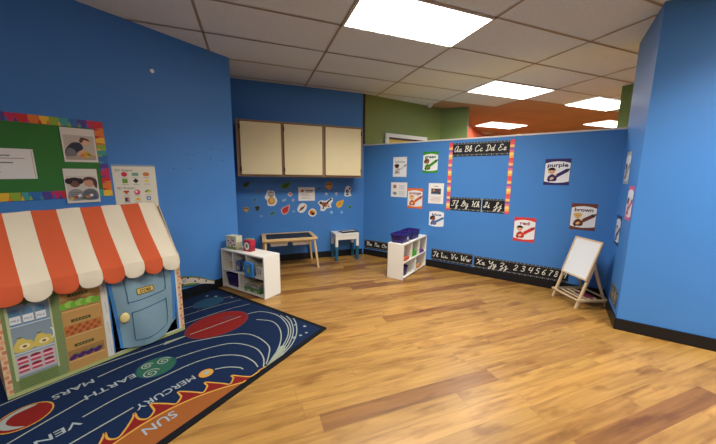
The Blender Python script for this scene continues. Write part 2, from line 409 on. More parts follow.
# ================================================================== WALL CABINET
t = thing('wall_cabinet', 'long cream three-door wall cabinet with taupe trim hung on the blue back wall', 'cabinet', G(0.745, YB - 0.002, 1.362), GA)
hw, ht, dp = .917, .768, .36
b = MB(); b.box(-hw, hw, -dp, 0, 0, .018, TAUPE); b.box(-hw, hw, -dp, 0, ht - .018, ht, TAUPE); b.box(-hw, -hw + .018, -dp, 0, .018, ht - .018, TAUPE); b.box(hw - .018, hw, -dp, 0, .018, ht - .018, TAUPE)
b.box(-hw + .018, hw - .018, -.012, 0, .018, ht - .018, CREAM); b.build('carcass', t, .002)
b = MB()
for x0, x1 in ((-hw, -hw + .045), (-.34, -.275), (.262, .325), (hw - .03, hw)): b.box(x0, x1, -dp - .004, -dp, 0, ht, TAUPE)
b.box(-hw, hw, -dp - .0042, -dp, 0, .034, TAUPE); b.box(-hw, hw, -dp - .0042, -dp, ht - .034, ht, TAUPE); b.build('face_frame', t)
HING = mat('dark_hinge_metal', (40, 30, 24), .4, .5, metal=.6)
for x0, x1, side in ((-hw + .05, -.327, -1), (-.285, .268, -1), (.318, hw - .032, 1)):
    d = bx('door', t, x0, x1, -dp - .022, -dp - .006, .028, ht - .028, CREAM, .002)
    e = MB()
    for a0, a1, c0, c1 in ((x0 - .008, x1 + .008, .02, .03), (x0 - .008, x1 + .008, ht - .03, ht - .02), (x0 - .008, x0, .02, ht - .02), (x1, x1 + .008, .02, ht - .02)):
        e.box(a0, a1, -dp - .023, -dp - .005, c0, c1, mat('brown_edge_band', (112, 82, 52), .5))
    e.build('edge_band', d)
    hx = x0 - .004 if side < 0 else x1 + .004
    for z in (.10, ht - .10):
        h = MB(); h.tube((hx, -dp - .026, z - .03), (hx, -dp - .026, z + .03), .008, .008, HING, 10); h.build('hinge', d)

# ================================================================== BACK WALL STICKERS
LEAFK = {'green': (66, 110, 40), 'red': (206, 62, 58), 'yellow': (232, 176, 42), 'orange': (214, 138, 44), 'tan': (186, 136, 66), 'dark': (34, 58, 78)}
def sticker(name, label, cat, x, z, w, h, kind, col, rot=0.0, edge=(226, 228, 226)):
    F = Flat(.0008, .0003); W_ = C_(edge); K = C_(col); D = C_(tuple(int(v * .55) for v in col)); q = w / 2; r = h / 2
    def leaf(k): return [(-q * k, -r * .15 * k), (-q * .55 * k, r * .55 * k), (q * .05 * k, r * .75 * k), (q * .9 * k, r * 1.0 * k), (q * .8 * k, r * .1 * k), (q * .35 * k, -r * .7 * k), (-q * .5 * k, -r * .9 * k)]
    out = lambda pts: [(p.x, p.y) for p in catmull(pts, 5, True)]
    if kind == 'leaf':
        F.base(out(leaf(1.0)), W_); F.blob(leaf(.80), K, 1); F.stroke([(-q * .6, -r * .6), (0, 0), (q * .6, r * .7)], w * .05, D, 2); F.stroke([(0, 0), (-q * .25, r * .4)], w * .04, D, 2); F.stroke([(0, 0), (q * .4, -r * .1)], w * .04, D, 2)
    elif kind == 'dot':
        F.base(out([(-q, 0), (0, r), (q, 0), (0, -r)]), W_); F.blob([(-q * .6, 0), (0, r * .6), (q * .6, 0), (0, -r * .6)], K, 1)
    elif kind == 'ring':
        F.base(out([(-q, 0), (0, r), (q, 0), (0, -r)]), K); F.ell(0, 0, q * .5, r * .5, C_((52, 104, 160)), 0, 1)
    elif kind == 'diamond':
        F.base([(-q, 0), (0, -r), (q, 0), (0, r)], W_); F.pl([(-q * .6, 0), (0, -r * .6), (q * .6, 0), (0, r * .6)], K, 1)
    elif kind == 'star':
        P = []
        for i in range(8): a = i * PI / 4; k = 1 if i % 2 == 0 else .45; P.append((q * k * math.cos(a), r * k * math.sin(a)))
        F.base(P, K)
    elif kind == 'acorn':
        F.base(out([(-q, r * .3), (-q * .4, r), (q * .5, r), (q, r * .2), (q * .3, -r), (-q * .4, -r * .7)]), W_); F.ell(0, r * .35, q * .75, r * .4, D, 0, 1); F.ell(0, -r * .2, q * .6, r * .6, K, 0, 1)
    elif kind == 'owl':
        F.base(out([(-q * .75, r * .5), (-q * .5, r * .95), (0, r * .95), (q * .55, r * .85), (q * .7, r * .2), (q, -r * .35), (q * .6, -r * .9), (0, -r), (-q * .55, -r * .9), (-q * .65, -r * .3), (-q, r * .05)]), W_)
        F.ell(-.0, r * .48, q * .5, r * .36, C_((150, 150, 130)), 0, 1); F.ell(q * .05, -r * .35, q * .58, r * .46, K, 0, 1); F.ell(q * .1, -r * .3, q * .3, r * .3, C_((226, 190, 110)), 0, 2)
        for s_ in (-1, 1): F.ell(s_ * q * .2, r * .52, q * .17, r * .13, W_, 0, 2); F.ell(s_ * q * .2, r * .52, q * .07, r * .055, C_((30, 30, 30)), 0, 3)
        F.pl([(-q * .06, r * .42), (q * .06, r * .42), (0, r * .28)], C_((220, 140, 30)), 3)
    elif kind == 'bird':
        F.base(out([(-q, -r * .2), (-q * .5, r * .75), (q * .3, r), (q, r * .45), (q * .7, -r * .5), (0, -r), (-q * .7, -r * .85)]), W_)
        F.blob([(-q * .65, -r * .65), (-q * .1, r * .1), (q * .45, r * .3), (q * .2, -r * .2), (-q * .3, -r * .5)], C_((30, 30, 34)), 1); F.blob([(-q * .4, -r * .1), (0, r * .2), (q * .1, 0), (-q * .2, -r * .3)], K, 2); F.ell(q * .5, r * .4, q * .2, r * .2, C_((226, 150, 60)), 0, 2)
    elif kind == 'racoon':
        F.base(out([(-q, -r * .7), (-q * .7, r * .5), (-q * .2, r), (q * .6, r * .9), (q, r * .4), (q * .7, -r * .2), (q, -r * .8), (q * .2, -r), (-q * .5, -r)]), W_)
        F.ell(-q * .1, -r * .05, q * .5, r * .4, C_((120, 128, 136)), .4, 1); F.ell(-q * .35, r * .0, q * .22, r * .2, C_((36, 40, 48)), 0, 2); F.ell(q * .55, r * .5, q * .25, r * .2, C_((36, 40, 48)), .6, 1); F.ell(-q * .1, -r * .65, q * .4, r * .16, C_((46, 60, 80)), 0, 1)
    elif kind == 'fox':
        F.base(out([(-q, r * .3), (-q * .6, r * .6), (0, r * .55), (q * .4, r * .75), (q * .95, r), (q, r * .5), (q * .75, 0), (q * .8, -r * .5), (q * .2, -r * .6), (-q * .2, -r), (-q * .7, -r * .9), (-q * .65, -r * .4)]), W_)
        F.ell(-q * .05, 0, q * .5, r * .34, K, -.15, 1); F.stroke([(q * .2, r * .2), (q * .5, r * .55), (q * .85, r * .85)], w * .1, C_((30, 26, 24)), 2); F.ell(-q * .62, r * .25, q * .22, r * .2, C_((60, 34, 22)), 0, 2)
        F.stroke([(-q * .2, -r * .2), (-q * .35, -r * .7)], w * .08, C_((44, 28, 22)), 2); F.stroke([(q * .3, -r * .1), (q * .5, -r * .4)], w * .08, C_((44, 28, 22)), 2); F.ell(q * .3, -r * .15, q * .15, r * .15, C_((220, 200, 170)), 0, 3)
    elif kind == 'turkey':
        F.base(out([(-q, r * .2), (-q * .3, r), (q * .5, r * .9), (q, r * .1), (q * .7, -r * .7), (0, -r), (-q * .8, -r * .6)]), W_)
        F.ell(0, r * .05, q * .75, r * .7, K, 0, 1); F.ell(-q * .3, r * .1, q * .35, r * .4, C_((196, 64, 40)), 0, 2); F.ell(q * .1, -r * .25, q * .45, r * .4, C_((70, 44, 28)), 0, 2); F.ell(q * .3, r * .35, q * .25, r * .25, C_((230, 190, 60)), 0, 3)
    hang(F, name, label, cat, 'back', x, z, 'autumn stickers on the back wall', tilt=rot)
K_ = .00158
for a in [
 ('leaf_sticker', 'dark green leaf sticker high in the left corner under the cabinet', 'sticker', -.079, 1.238, 70, 58, 'leaf', (58, 88, 44), 0, (84, 118, 84)),
 ('leaf_sticker', 'tiny pinkish leaf sticker up and left of the owl sticker', 'sticker', .069, 1.13, 34, 28, 'leaf', (150, 130, 140), 0, (110, 130, 160)),
 ('leaf_sticker', 'small teal outlined leaf sticker just left of the owl sticker', 'sticker', .034, 1.005, 40, 48, 'ring', (90, 140, 150)),
 ('owl_sticker', 'orange and grey owl sticker with thick white outline', 'sticker', .275, 1.028, 120, 158, 'owl', (214, 140, 40)),
 ('acorn_sticker', 'tan acorn sticker lowest in the left corner of the wall', 'sticker', -.099, .857, 58, 50, 'acorn', (206, 160, 88), 0, (170, 150, 110)),
 ('leaf_sticker', 'dark blue-green leaf sticker right of the tan acorn', 'sticker', .066, .871, 62, 58, 'acorn', (30, 56, 66), 0, (110, 140, 150)),
 ('leaf_sticker', 'small green sprig sticker below the owl sticker', 'sticker', .29, .788, 60, 40, 'leaf', (66, 128, 96), 0, (110, 150, 150)),
 ('leaf_sticker', 'small pale blue leaf sticker, lowest of those on the left', 'sticker', .121, .75, 34, 28, 'dot', (120, 160, 196), 0, (110, 150, 190)),
 ('leaf_sticker', 'large green leaf sticker right of and above the owl', 'sticker', .506, 1.223, 104, 74, 'leaf', (60, 104, 34), 0, (92, 134, 76)),
 ('leaf_sticker', 'small red diamond shaped leaf sticker with white edge', 'sticker', .569, 1.086, 52, 50, 'diamond', (214, 82, 52)),
 ('leaf_sticker', 'small pale blue wide leaf sticker right of the owl', 'sticker', .476, .993, 44, 32, 'leaf', (150, 190, 216), 0, (150, 190, 216)),
 ('leaf_sticker', 'small pinkish drop sticker left of the paper sign', 'sticker', .614, .991, 30, 36, 'dot', (176, 150, 180), 0, (170, 170, 200)),
 ('leaf_sticker', 'large red leaf sticker with pale edge', 'sticker', .492, .835, 92, 100, 'leaf', (208, 58, 54), 0, (226, 190, 176)),
 ('leaf_sticker', 'small pale blue dot sticker right of the large red leaf', 'sticker', .62, .807, 30, 26, 'dot', (120, 170, 210), 0, (120, 170, 210)),
 ('bird_sticker', 'white round sticker of a black and brown bird', 'sticker', .758, .861, 100, 100, 'bird', (150, 70, 40)),
 ('leaf_sticker', 'faint tiny blue sticker above the paper sign', 'sticker', .782, 1.256, 26, 20, 'dot', (90, 130, 180), 0, (90, 130, 180)),
 ('leaf_sticker', 'small dark outlined sticker right of the paper sign top', 'sticker', 1.044, 1.178, 34, 26, 'ring', (60, 90, 100)),
 ('pumpkin_sticker', 'round orange pumpkin sticker high under the cabinet', 'sticker', 1.206, 1.215, 80, 80, 'acorn', (216, 146, 50), 0, (196, 140, 76)),
 ('leaf_sticker', 'small mauve sticker above the tail of the fox', 'sticker', 1.164, 1.084, 32, 34, 'dot', (190, 180, 210), 0, (180, 180, 210)),
 ('leaf_sticker', 'small mauve sticker above the yellow leaf', 'sticker', 1.339, 1.087, 32, 36, 'dot', (200, 176, 200), 0, (180, 180, 210)),
 ('raccoon_sticker', 'grey and black raccoon sticker with white outline', 'sticker', 1.541, 1.129, 80, 112, 'racoon', (110, 120, 130)),
 ('fox_sticker', 'large brown fox sticker with raised dark tail', 'sticker', 1.149, .911, 160, 140, 'fox', (150, 84, 44)),
 ('leaf_sticker', 'large yellow leaf sticker right of the fox', 'sticker', 1.4, .914, 90, 90, 'leaf', (234, 176, 44), 0, (226, 180, 80)),
 ('leaf_sticker', 'small green leaf sticker at the far right of the wall', 'sticker', 1.583, .858, 44, 40, 'leaf', (52, 120, 66), 0, (110, 170, 130)),
 ('leaf_sticker', 'tiny green ring sticker between the bird and the fox', 'sticker', .923, .916, 24, 28, 'ring', (90, 150, 150)),
 ('turkey_sticker', 'round orange and yellow turkey sticker below the fox', 'sticker', .928, .777, 88, 84, 'turkey', (226, 160, 50)),
 ('leaf_sticker', 'pale blue dot sticker below the fox', 'sticker', 1.253, .774, 36, 40, 'dot', (150, 200, 232), 0, (120, 176, 220)),
 ('leaf_sticker', 'pale blue star sticker below the yellow leaf', 'sticker', 1.433, .769, 40, 46, 'star', (130, 190, 232)),
]:
    a = list(a); a[5] *= K_; a[6] *= K_; sticker(*a)
F = Flat(.001); F.sheet(.27, .22, PAPER); F.ell(-.07, .05, .025, .02, C_((190, 90, 60)), 0, 1); F.rect(.04, .055, .12, .016, C_((96, 108, 140)), 0, 1); F.rect(.04, .03, .1, .008, C_((150, 156, 176)), 0, 1)
for i in range(4): F.rect(-.03 + (i % 2) * .02, -.005 - i * .022, .12 + .04 * (i % 2), .006, C_((176, 150, 140)), 0, 1)
hang(F, 'paper_notice', 'small white paper notice among the leaf stickers under the cabinet', 'notice', 'back', .836, 1.087, tilt=.0)

# ================================================================== CURSIVE SCRIPT (x-height .5, ascender 1, descender -.5)
CUR = {
 'A': (1.0, [[(.75, .9), (.5, 1), (.17, .72), (.08, .25), (.3, 0), (.62, .35), (.78, 1), (.72, .3), (.82, 0), (1.0, .15)]]),
 'a': (.65, [[(.45, .42), (.25, .5), (.03, .25), (.15, 0), (.36, .15), (.47, .5), (.43, .15), (.52, 0), (.68, .15)]]),
 'B': (.8, [[(.25, .95), (.2, 0)], [(.02, .78), (.3, 1), (.65, .85), (.5, .58), (.28, .52), (.68, .4), (.66, .1), (.3, 0), (.08, .15)]]),
 'b': (.5, [[(0, .1), (.25, .7), (.24, 1), (.12, .85), (.1, .15), (.25, 0), (.42, .25), (.33, .45), (.5, .42)]]),
 'C': (.85, [[(.68, .78), (.6, .98), (.33, .95), (.08, .55), (.14, .1), (.45, 0), (.82, .22)]]),
 'c': (.5, [[(.4, .4), (.25, .5), (.05, .25), (.2, 0), (.5, .14)]]),
 'D': (.9, [[(.36, .95), (.3, .12), (.1, .04), (.38, 0), (.78, .3), (.7, .8), (.35, 1), (.06, .82)]]),
 'd': (.65, [[(.42, .4), (.22, .5), (.03, .22), (.15, 0), (.36, .2), (.53, 1), (.45, .2), (.52, 0), (.68, .12)]]),
 'E': (.8, [[(.66, .82), (.45, 1), (.2, .85), (.25, .6), (.45, .53), (.14, .42), (.1, .1), (.4, 0), (.76, .2)]]),
 'e': (.48, [[(0, .08), (.3, .3), (.33, .46), (.2, .5), (.08, .25), (.2, 0), (.48, .14)]]),
 'F': (.8, [[(.03, .8), (.2, .96), (.82, 1)], [(.52, .97), (.4, .2), (.2, 0), (0, .12)], [(.25, .5), (.65, .52)]]),
 'f': (.5, [[(0, .1), (.3, .75), (.28, 1), (.17, .8), (.14, -.42), (.3, -.4), (.3, -.05), (.2, .02), (.5, .12)]]),
 'G': (.85, [[(0, .05), (.5, .75), (.5, 1), (.3, .9), (.26, .55), (.5, .45), (.76, .75), (.7, .2), (.4, 0), (.12, .1)]]),
 'g': (.6, [[(.4, .4), (.22, .5), (.02, .25), (.15, .02), (.38, .2), (.45, .5), (.4, -.4), (.2, -.48), (.15, -.3), (.6, .1)]]),
 'H': (.9, [[(.03, .85), (.24, 1), (.2, 0)], [(.82, 1), (.62, .6), (.57, .05), (.85, .1)], [(.2, .5), (.6, .52)]]),
 'h': (.6, [[(0, .1), (.28, .7), (.25, 1), (.12, .85), (.1, 0), (.3, .48), (.42, .35), (.42, .03), (.6, .12)]]),
 'I': (.65, [[(0, .1), (.5, .7), (.45, 1), (.25, .85), (.36, .1), (.16, 0), (0, .15), (.62, .2)]]),
 'i': (.42, [[(0, .1), (.2, .5), (.17, .05), (.25, 0), (.42, .12)], [(.22, .68), (.25, .75)]]),
 'J': (.7, [[(0, .05), (.5, .8), (.4, 1), (.25, .85), (.4, .3), (.35, -.4), (.15, -.45), (.15, -.25), (.68, .15)]]),
 'j': (.45, [[(0, .1), (.25, .5), (.22, -.4), (.05, -.45), (.05, -.25), (.45, .1)], [(.27, .68), (.3, .75)]]),
 'M': (1.05, [[(0, .85), (.2, 1), (.2, 0)], [(.2, .55), (.4, 1), (.52, .85), (.52, 0)], [(.52, .55), (.74, 1), (.85, .8), (.85, .08), (1.05, .12)]]),
 'm': (.85, [[(0, .1), (.12, .5), (.12, 0)], [(.12, .3), (.28, .5), (.36, .4), (.36, 0)], [(.36, .3), (.53, .5), (.62, .4), (.62, .03), (.85, .12)]]),
 'N': (.85, [[(0, .85), (.2, 1), (.2, 0)], [(.2, .5), (.45, 1), (.6, .85), (.62, .08), (.85, .12)]]),
 'n': (.6, [[(0, .1), (.12, .5), (.12, 0)], [(.12, .3), (.3, .5), (.4, .4), (.4, .03), (.6, .12)]]),
 'O': (.85, [[(.45, 1), (.12, .7), (.1, .2), (.4, 0), (.72, .3), (.7, .8), (.45, 1), (.35, .8), (.6, .7), (.9, .85)]]),
 'o': (.55, [[(.25, .5), (.04, .25), (.2, 0), (.4, .2), (.32, .48), (.25, .4), (.55, .42)]]),
 'T': (.75, [[(.03, .8), (.2, .98), (.8, .96)], [(.5, .95), (.4, .2), (.2, 0), (.02, .15)]]),
 't': (.45, [[(0, .1), (.25, .85), (.19, .05), (.3, 0), (.45, .12)], [(.04, .6), (.42, .62)]]),
 'U': (.95, [[(0, .82), (.17, 1), (.22, .6), (.22, .15), (.42, 0), (.65, .3), (.7, 1), (.68, .15), (.78, 0), (.95, .15)]]),
 'u': (.65, [[(0, .1), (.12, .5), (.1, .1), (.22, 0), (.4, .2), (.43, .5), (.42, .1), (.5, 0), (.65, .12)]]),
 'V': (.85, [[(0, .82), (.17, 1), (.26, .5), (.38, 0), (.62, .6), (.72, 1), (.85, .95)]]),
 'v': (.55, [[(0, .3), (.1, .5), (.17, .2), (.27, 0), (.42, .42), (.55, .42)]]),
 'W': (1.15, [[(0, .82), (.15, 1), (.22, .4), (.35, 0), (.55, .5), (.62, .95), (.62, .3), (.75, 0), (.95, .6), (1.02, 1), (1.15, .95)]]),
 'w': (.8, [[(0, .3), (.1, .5), (.12, .12), (.24, 0), (.37, .45), (.4, .1), (.5, 0), (.65, .42), (.8, .42)]]),
 'X': (.85, [[(0, .85), (.17, 1), (.35, .6), (.55, .08), (.8, .08)], [(.75, 1), (.4, .5), (.08, 0)]]),
 'x': (.55, [[(0, .3), (.12, .5), (.25, .25), (.37, 0), (.55, .12)], [(.43, .5), (.08, 0)]]),
 'Y': (.8, [[(0, .82), (.15, 1), (.2, .65), (.38, .45), (.6, .7), (.7, 1), (.6, -.3), (.4, -.48), (.3, -.3), (.8, .1)]]),
 'y': (.62, [[(0, .3), (.1, .5), (.12, .12), (.25, .02), (.42, .5), (.38, -.38), (.2, -.48), (.15, -.3), (.62, .1)]]),
 'Z': (.8, [[(.05, .8), (.3, 1), (.6, .85), (.45, .5), (.15, .25), (.5, .2), (.55, -.2), (.35, -.48), (.25, -.3), (.8, .1)]]),
 'z': (.6, [[(0, .35), (.17, .5), (.3, .38), (.12, .08), (.3, .05), (.32, -.3), (.17, -.45), (.12, -.3), (.6, .1)]]),
 '1': (.45, [[(.05, .8), (.25, 1), (.22, 0)]]), '2': (.7, [[(.08, .75), (.3, 1), (.55, .75), (.35, .35), (.05, .02), (.62, .05)]]),
 '3': (.65, [[(.08, .85), (.3, 1), (.52, .8), (.25, .54), (.55, .3), (.3, 0), (.04, .12)]]), '4': (.65, [[(.2, 1), (.08, .45), (.6, .45)], [(.52, 1), (.42, 0)]]),
 '5': (.65, [[(.55, 1), (.2, .98), (.15, .55), (.45, .55), (.5, .2), (.25, 0), (.03, .1)]]), '6': (.65, [[(.5, 1), (.15, .6), (.08, .2), (.3, 0), (.52, .25), (.3, .45), (.1, .25)]]),
 '7': (.65, [[(.06, .98), (.6, .98)], [(.6, .98), (.3, .5), (.18, 0)]]), '8': (.65, [[(.5, .85), (.3, 1), (.12, .8), (.5, .3), (.3, 0), (.08, .2), (.5, .8)]]),
 '9': (.65, [[(.5, .8), (.3, 1), (.08, .75), (.3, .55), (.52, .85), (.4, 0)]]),
}
CHALK = mat('chalk_white_print', (236, 234, 220), .5); CHALKG = mat('chalk_grey_print', (120, 124, 128), .5); STRIPK = mat('black_laminated_border', (24, 25, 28), .5, .3)
def cursive(F, st, x0, x1, y, h, w, m, L=2, slant=.22, yend=None):
    tot = sum(CUR[c][0] + .06 if c != ' ' else .42 for c in st); k = h; sx = (x1 - x0) / (tot * k); x = x0
    for c in st:
        if c == ' ': x += .42 * k * sx; continue
        wd, strokes = CUR[c]
        for s_ in strokes:
            F.stroke([(x + (px + slant * py) * k * sx, y + py * k) for px, py in s_], w, m, L, True, 4)
        x += (wd + .06) * k * sx
def alphabet_strip(name, label, wall, s, z, w, h, groups, tilt=0.0, seams=(), grp='cursive alphabet strips'):
    """groups: list of (text, x0, x1) in strip coordinates from the left end"""
    F = Flat(.001); F.sheet(w, h, STRIPK)
    for zz, mm in ((h * .40, CHALKG), (-h * .36, CHALKG)): F.rect(0, zz, w, h * .02, mm, 0, 1)
    n = int(w / .021)
    for i in range(n):
        x = -w / 2 + (i + .5) * w / n
        F.rect(x, -h * .41, .011, h * .035, CHALKG if i % 3 else CHALK, 0, 2); F.rect(x, h * .455, .009, h * .03, CHALK if i % 2 else CHALKG, 0, 2)
    F.rect(0, -h * .16, w, h * .012, C_((70, 72, 78)), 0, 1)
    for st, a, c in groups: cursive(F, st, -w / 2 + a, -w / 2 + c, -h * .15, h * .42, .008, CHALK, 3)
    for x in seams: F.rect(-w / 2 + x, 0, .012, h * 1.0, C_((150, 190, 226)), 0, 4)
    return hang(F, name, label, 'alphabet strip', wall, s, z, grp, tilt=tilt)
# wall s axis on the partition runs opposite to the picture's right
alphabet_strip('alphabet_strip', 'black cursive alphabet strip Aa to Ee, topmost on the blue partition', 'part', .895, 1.760, .735, .186, [('Aa', .02, .125), ('Bb', .155, .26), ('Cc', .295, .40), ('Dd', .43, .55), ('Ee', .585, .69)])
alphabet_strip('alphabet_strip', 'black cursive alphabet strip Ff to Jj under the empty blue square', 'part', .900, .998, .72, .19, [('Ff', .02, .12), ('Gg', .155, .26), ('Hh', .295, .41), ('Ii', .46, .54), ('Jj', .59, .69)], seams=(.435,))
alphabet_strip('alphabet_strip', 'black cursive strip Mm Nn Oo low behind the white cubby shelf', 'part', 2.37, .196, .74, .152, [('Mm', .04, .16), ('Nn', .20, .31), ('Oo', .35, .455)])
alphabet_strip('alphabet_strip', 'black cursive strip Tt to Ww above the partition baseboard', 'part', 1.197, .199, .608, .178, [('Tt', .02, .11), ('Uu', .14, .26), ('Vv', .29, .40), ('Ww', .43, .585)])
alphabet_strip('alphabet_strip', 'black strip Xx Yy Zz and numerals beside the easel, low on the partition', 'part', .322, .187, 1.10, .172, [('Xx', .03, .15), ('Yy', .18, .30), ('Zz', .33, .44), ('2', .50, .555), ('3', .585, .64), ('4', .665, .725), ('5', .745, .80), ('6', .82, .87), ('7', .89, .935), ('8', .95, .995), ('9', 1.04, 1.08)])
# patterned strip on the short return wall
F = Flat(.001); F.sheet(.34, .17, STRIPK)
for i in range(5):
    x = -.13 + i * .065
    F.stroke([(x - .02, -.03), (x, .05), (x + .025, .02), (x, -.05), (x + .03, -.06)], .010, CHALK if i % 2 else C_((196, 170, 120)), 1)
for i in range(14): F.rect(-.16 + i * .0245, -.072, .012, .008, CHALKG, 0, 1); F.rect(-.16 + i * .0245, .075, .012, .008, CHALK, 0, 1)
hang(F, 'wall_border_strip', 'short black strip with cream swirls low on the narrow return wall', 'border strip', 'ret', 3.68, .235)
# rainbow columns framing the blue square
RB = [(230, 84, 84), (244, 176, 84), (248, 220, 120), (236, 120, 140), (156, 96, 160), (246, 196, 110), (232, 90, 100)]
for s_, lab in ((1.288, 'rainbow border strip left of the empty blue square'), (.509, 'rainbow border strip right of the empty blue square')):
    F = Flat(.001); F.sheet(.05, .96, C_(RB[0])); n = 29
    for i in range(n): F.rect(0, -.48 + (i + .5) * .96 / n, .05, .96 / n, C_(RB[i % 7]), 0, 1)
    hang(F, 'rainbow_border_strip', lab, 'border strip', 'part', s_, 1.383, 'rainbow borders of the blue square', off=.0045)

# ================================================================== COLOUR POSTERS
def skinface(F, cx, cy, r, skin, hair, style=0, L=3):
    F.ell(cx, cy, r, r * .92, C_(skin), 0, L); H = C_(hair)
    if style == 0: F.ell(cx, cy + r * .15, r * 1.06, r * .95, H, 0, L + 1, 14, 0.1, PI - .1)
    elif style == 1: F.ell(cx - r * .2, cy + r * .2, r * 1.2, r * .9, H, .3, L + 1, 14, 0, PI); F.ell(cx - r * .95, cy - r * .1, r * .4, r * .6, H, 0, L + 1)
    else: F.ell(cx, cy + r * .4, r * 1.15, r * .6, H, 0, L + 1)
    for s_ in (-1, 1): F.ell(cx + s_ * r * .38, cy - r * .05, r * .11, r * .15, C_((30, 24, 22)), 0, L + 2)
    F.stroke([(cx - r * .3, cy - r * .42), (cx, cy - r * .55), (cx + r * .3, cy - r * .42)], r * .12, C_((120, 40, 40)), L + 2)
def colour_poster(label, word, col, dark, skin, hair, wall, s, z, w=.24, h=.312, style=0, border=True, textcol=None, tilt=0.0, full=False, pale=False):
    F = Flat(.0012); C1 = C_(col, .3); D1 = C_(dark, .3)
    F.sheet(w, h, C1)
    q = w / 2
    if full: F.pl([(x, y) for x, y in [(-q * .95, -h * .40), (-q * .5, -h * .44), (0, -h * .46), (q * .5, -h * .44), (q * .95, -h * .40), (q * .95, h * .40), (q * .5, h * .455), (0, h * .475), (-q * .5, h * .455), (-q * .95, h * .40)]], LAMIN, 1)
    else:
        F.pl([(-q * .97, -h * .36), (-q * .5, -h * .40), (0, -h * .415), (q * .5, -h * .40), (q * .97, -h * .36), (q * .97, h * .33), (q * .5, h * .385), (0, h * .405), (-q * .5, h * .385), (-q * .97, h * .33)], LAMIN, 1)
    if word: F.text(word, 0, h * .265, h * .135, C_(textcol or dark), 2, fitw=w * min(.80, .145 * len(word)), bold=.03)
    # child peeking behind a big crayon
    F.blob([(-q * .55, -h * .34), (-q * .7, -h * .2), (-q * .35, -h * .08), (0, -h * .2), (-q * .05, -h * .34)], C_(tuple(int(v * .8) for v in col)), 2)
    skinface(F, -q * .42, h * .035, w * .15, skin, hair, style)
    a = math.atan2(h * .44, w * .80); Lc = math.hypot(h * .50, w * .84)
    cx, cy = q * .06, -h * .13
    F.rect(cx, cy, Lc * .86, h * .125, C1, a, 7); F.rect(cx, cy, Lc * .86, h * .02, D1, a, 8)
    c, k = math.cos(a), math.sin(a)
    def R(x, y): return (cx + x * c - y * k, cy + x * k + y * c)
    F.pl([R(Lc * .43, -h * .05), R(Lc * .53, -h * .015), R(Lc * .53, h * .015), R(Lc * .43, h * .05)], D1, 7)
    for e in (-.40, .36): F.pl([R(Lc * e, -h * .0575), R(Lc * (e + .035), -h * .0575), R(Lc * (e + .035), h * .0575), R(Lc * e, h * .0575)], C_((30, 28, 30)), 8)
    F.ell(*R(-Lc * .25, 0), w * .085, w * .06, C_(skin), a, 9); F.ell(*R(-Lc * .05, h * .05), w * .05, w * .04, C_(skin), a, 9)
    return hang(F, 'colour_poster', label, 'poster', wall, s, z, 'colour word posters', tilt=tilt)
BRN, TAN, LGT = (112, 66, 44), (196, 140, 96), (236, 196, 160)
colour_poster('white colour poster of a child with a pale crayon, leftmost high on the partition', 'white', (226, 226, 224), (150, 120, 100), BRN, (44, 28, 24), 'part', 2.090, 1.535, textcol=(176, 178, 182), full=True, style=2)
colour_poster('green colour poster with a green crayon, top of the partition', 'green', (60, 150, 36), (30, 92, 24), (150, 110, 60), (96, 62, 30), 'part', 1.588, 1.597, .236, .31, style=1)
colour_poster('orange colour poster with an orange crayon, below the white paper', 'orange', (226, 110, 48), (160, 70, 30), (240, 200, 150), (226, 150, 60), 'part', 1.812, 1.048, .25, .314, style=0)
colour_poster('blue colour poster with a blue crayon, lowest on the partition above the cubby shelf', 'blue', (70, 132, 200), (30, 70, 130), (150, 88, 62), (60, 34, 26), 'part', 1.453, .752, .24, .255, style=1, full=True)
colour_poster('purple colour poster with a purple crayon, highest right of the blue square', 'purple', (58, 50, 106), (44, 38, 84), (226, 176, 140), (24, 20, 22), 'part', .006, 1.449, .256, .312, style=0)
colour_poster('brown colour poster with a brown crayon, above the easel', 'brown', (116, 66, 50), (84, 46, 36), (232, 196, 130), (220, 176, 96), 'part', -.295, .931, .24, .31, style=2)
colour_poster('red colour poster with a red crayon, left of the easel', 'red', (214, 62, 62), (140, 30, 36), (230, 180, 140), (26, 22, 22), 'part', .288, .716, .242, .314, style=0)
colour_poster('grey edged poster with a dark figure, highest on the narrow return wall', '', (176, 178, 172), (60, 70, 90), BRN, (30, 26, 26), 'ret', 3.92, 1.478, .235, .312, style=2)
colour_poster('pink topped poster on the narrow return wall, nearest the corner', '', (214, 96, 140), (90, 70, 110), TAN, (40, 30, 40), 'ret', 3.585, 1.15, .235, .312, style=1)
colour_poster('black edged poster lowest of the three on the narrow return wall', '', (44, 50, 70), (30, 34, 44), LGT, (40, 30, 26), 'ret', 3.95, .845, .235, .305, style=0)
# plain sheets on the partition
F = Flat(.0012); F.sheet(.285, .234, PAPER); F.rect(-.075, .05, .055, .055, C_((160, 110, 110)), 0, 1); F.ell(-.07, -.06, .035, .025, C_((120, 150, 120)), 0, 1); F.rect(-.08, -.055, .05, .035, C_((130, 140, 170)), 0, 1)
for i in range(4): F.rect(.05, .065 - i * .018, .11 - .02 * (i % 2), .006, C_((150, 164, 200)), 0, 1); F.rect(.05, -.03 - i * .018, .12 - .02 * (i % 2), .006, C_((160, 170, 196)), 0, 1)
hang(F, 'paper_notice', 'white landscape sheet with small pictures left of the orange poster', 'notice', 'part', 2.093, 1.174)
F = Flat(.0012); F.sheet(.232, .304, PAPER); F.rect(0, .105, .06, .012, C_((150, 160, 170)), 0, 1); F.rect(0, .03, .15, .085, C_((64, 62, 66)), 0, 1)
for i, c in enumerate([(150, 90, 60), (190, 150, 120), (60, 90, 130), (120, 60, 60), (84, 110, 120)]): F.ell(-.06 + i * .03, .035 + .01 * (i % 2), .012, .02, C_(c), 0, 2)
F.rect(-.02, -.005, .11, .018, C_((90, 130, 160)), 0, 2)
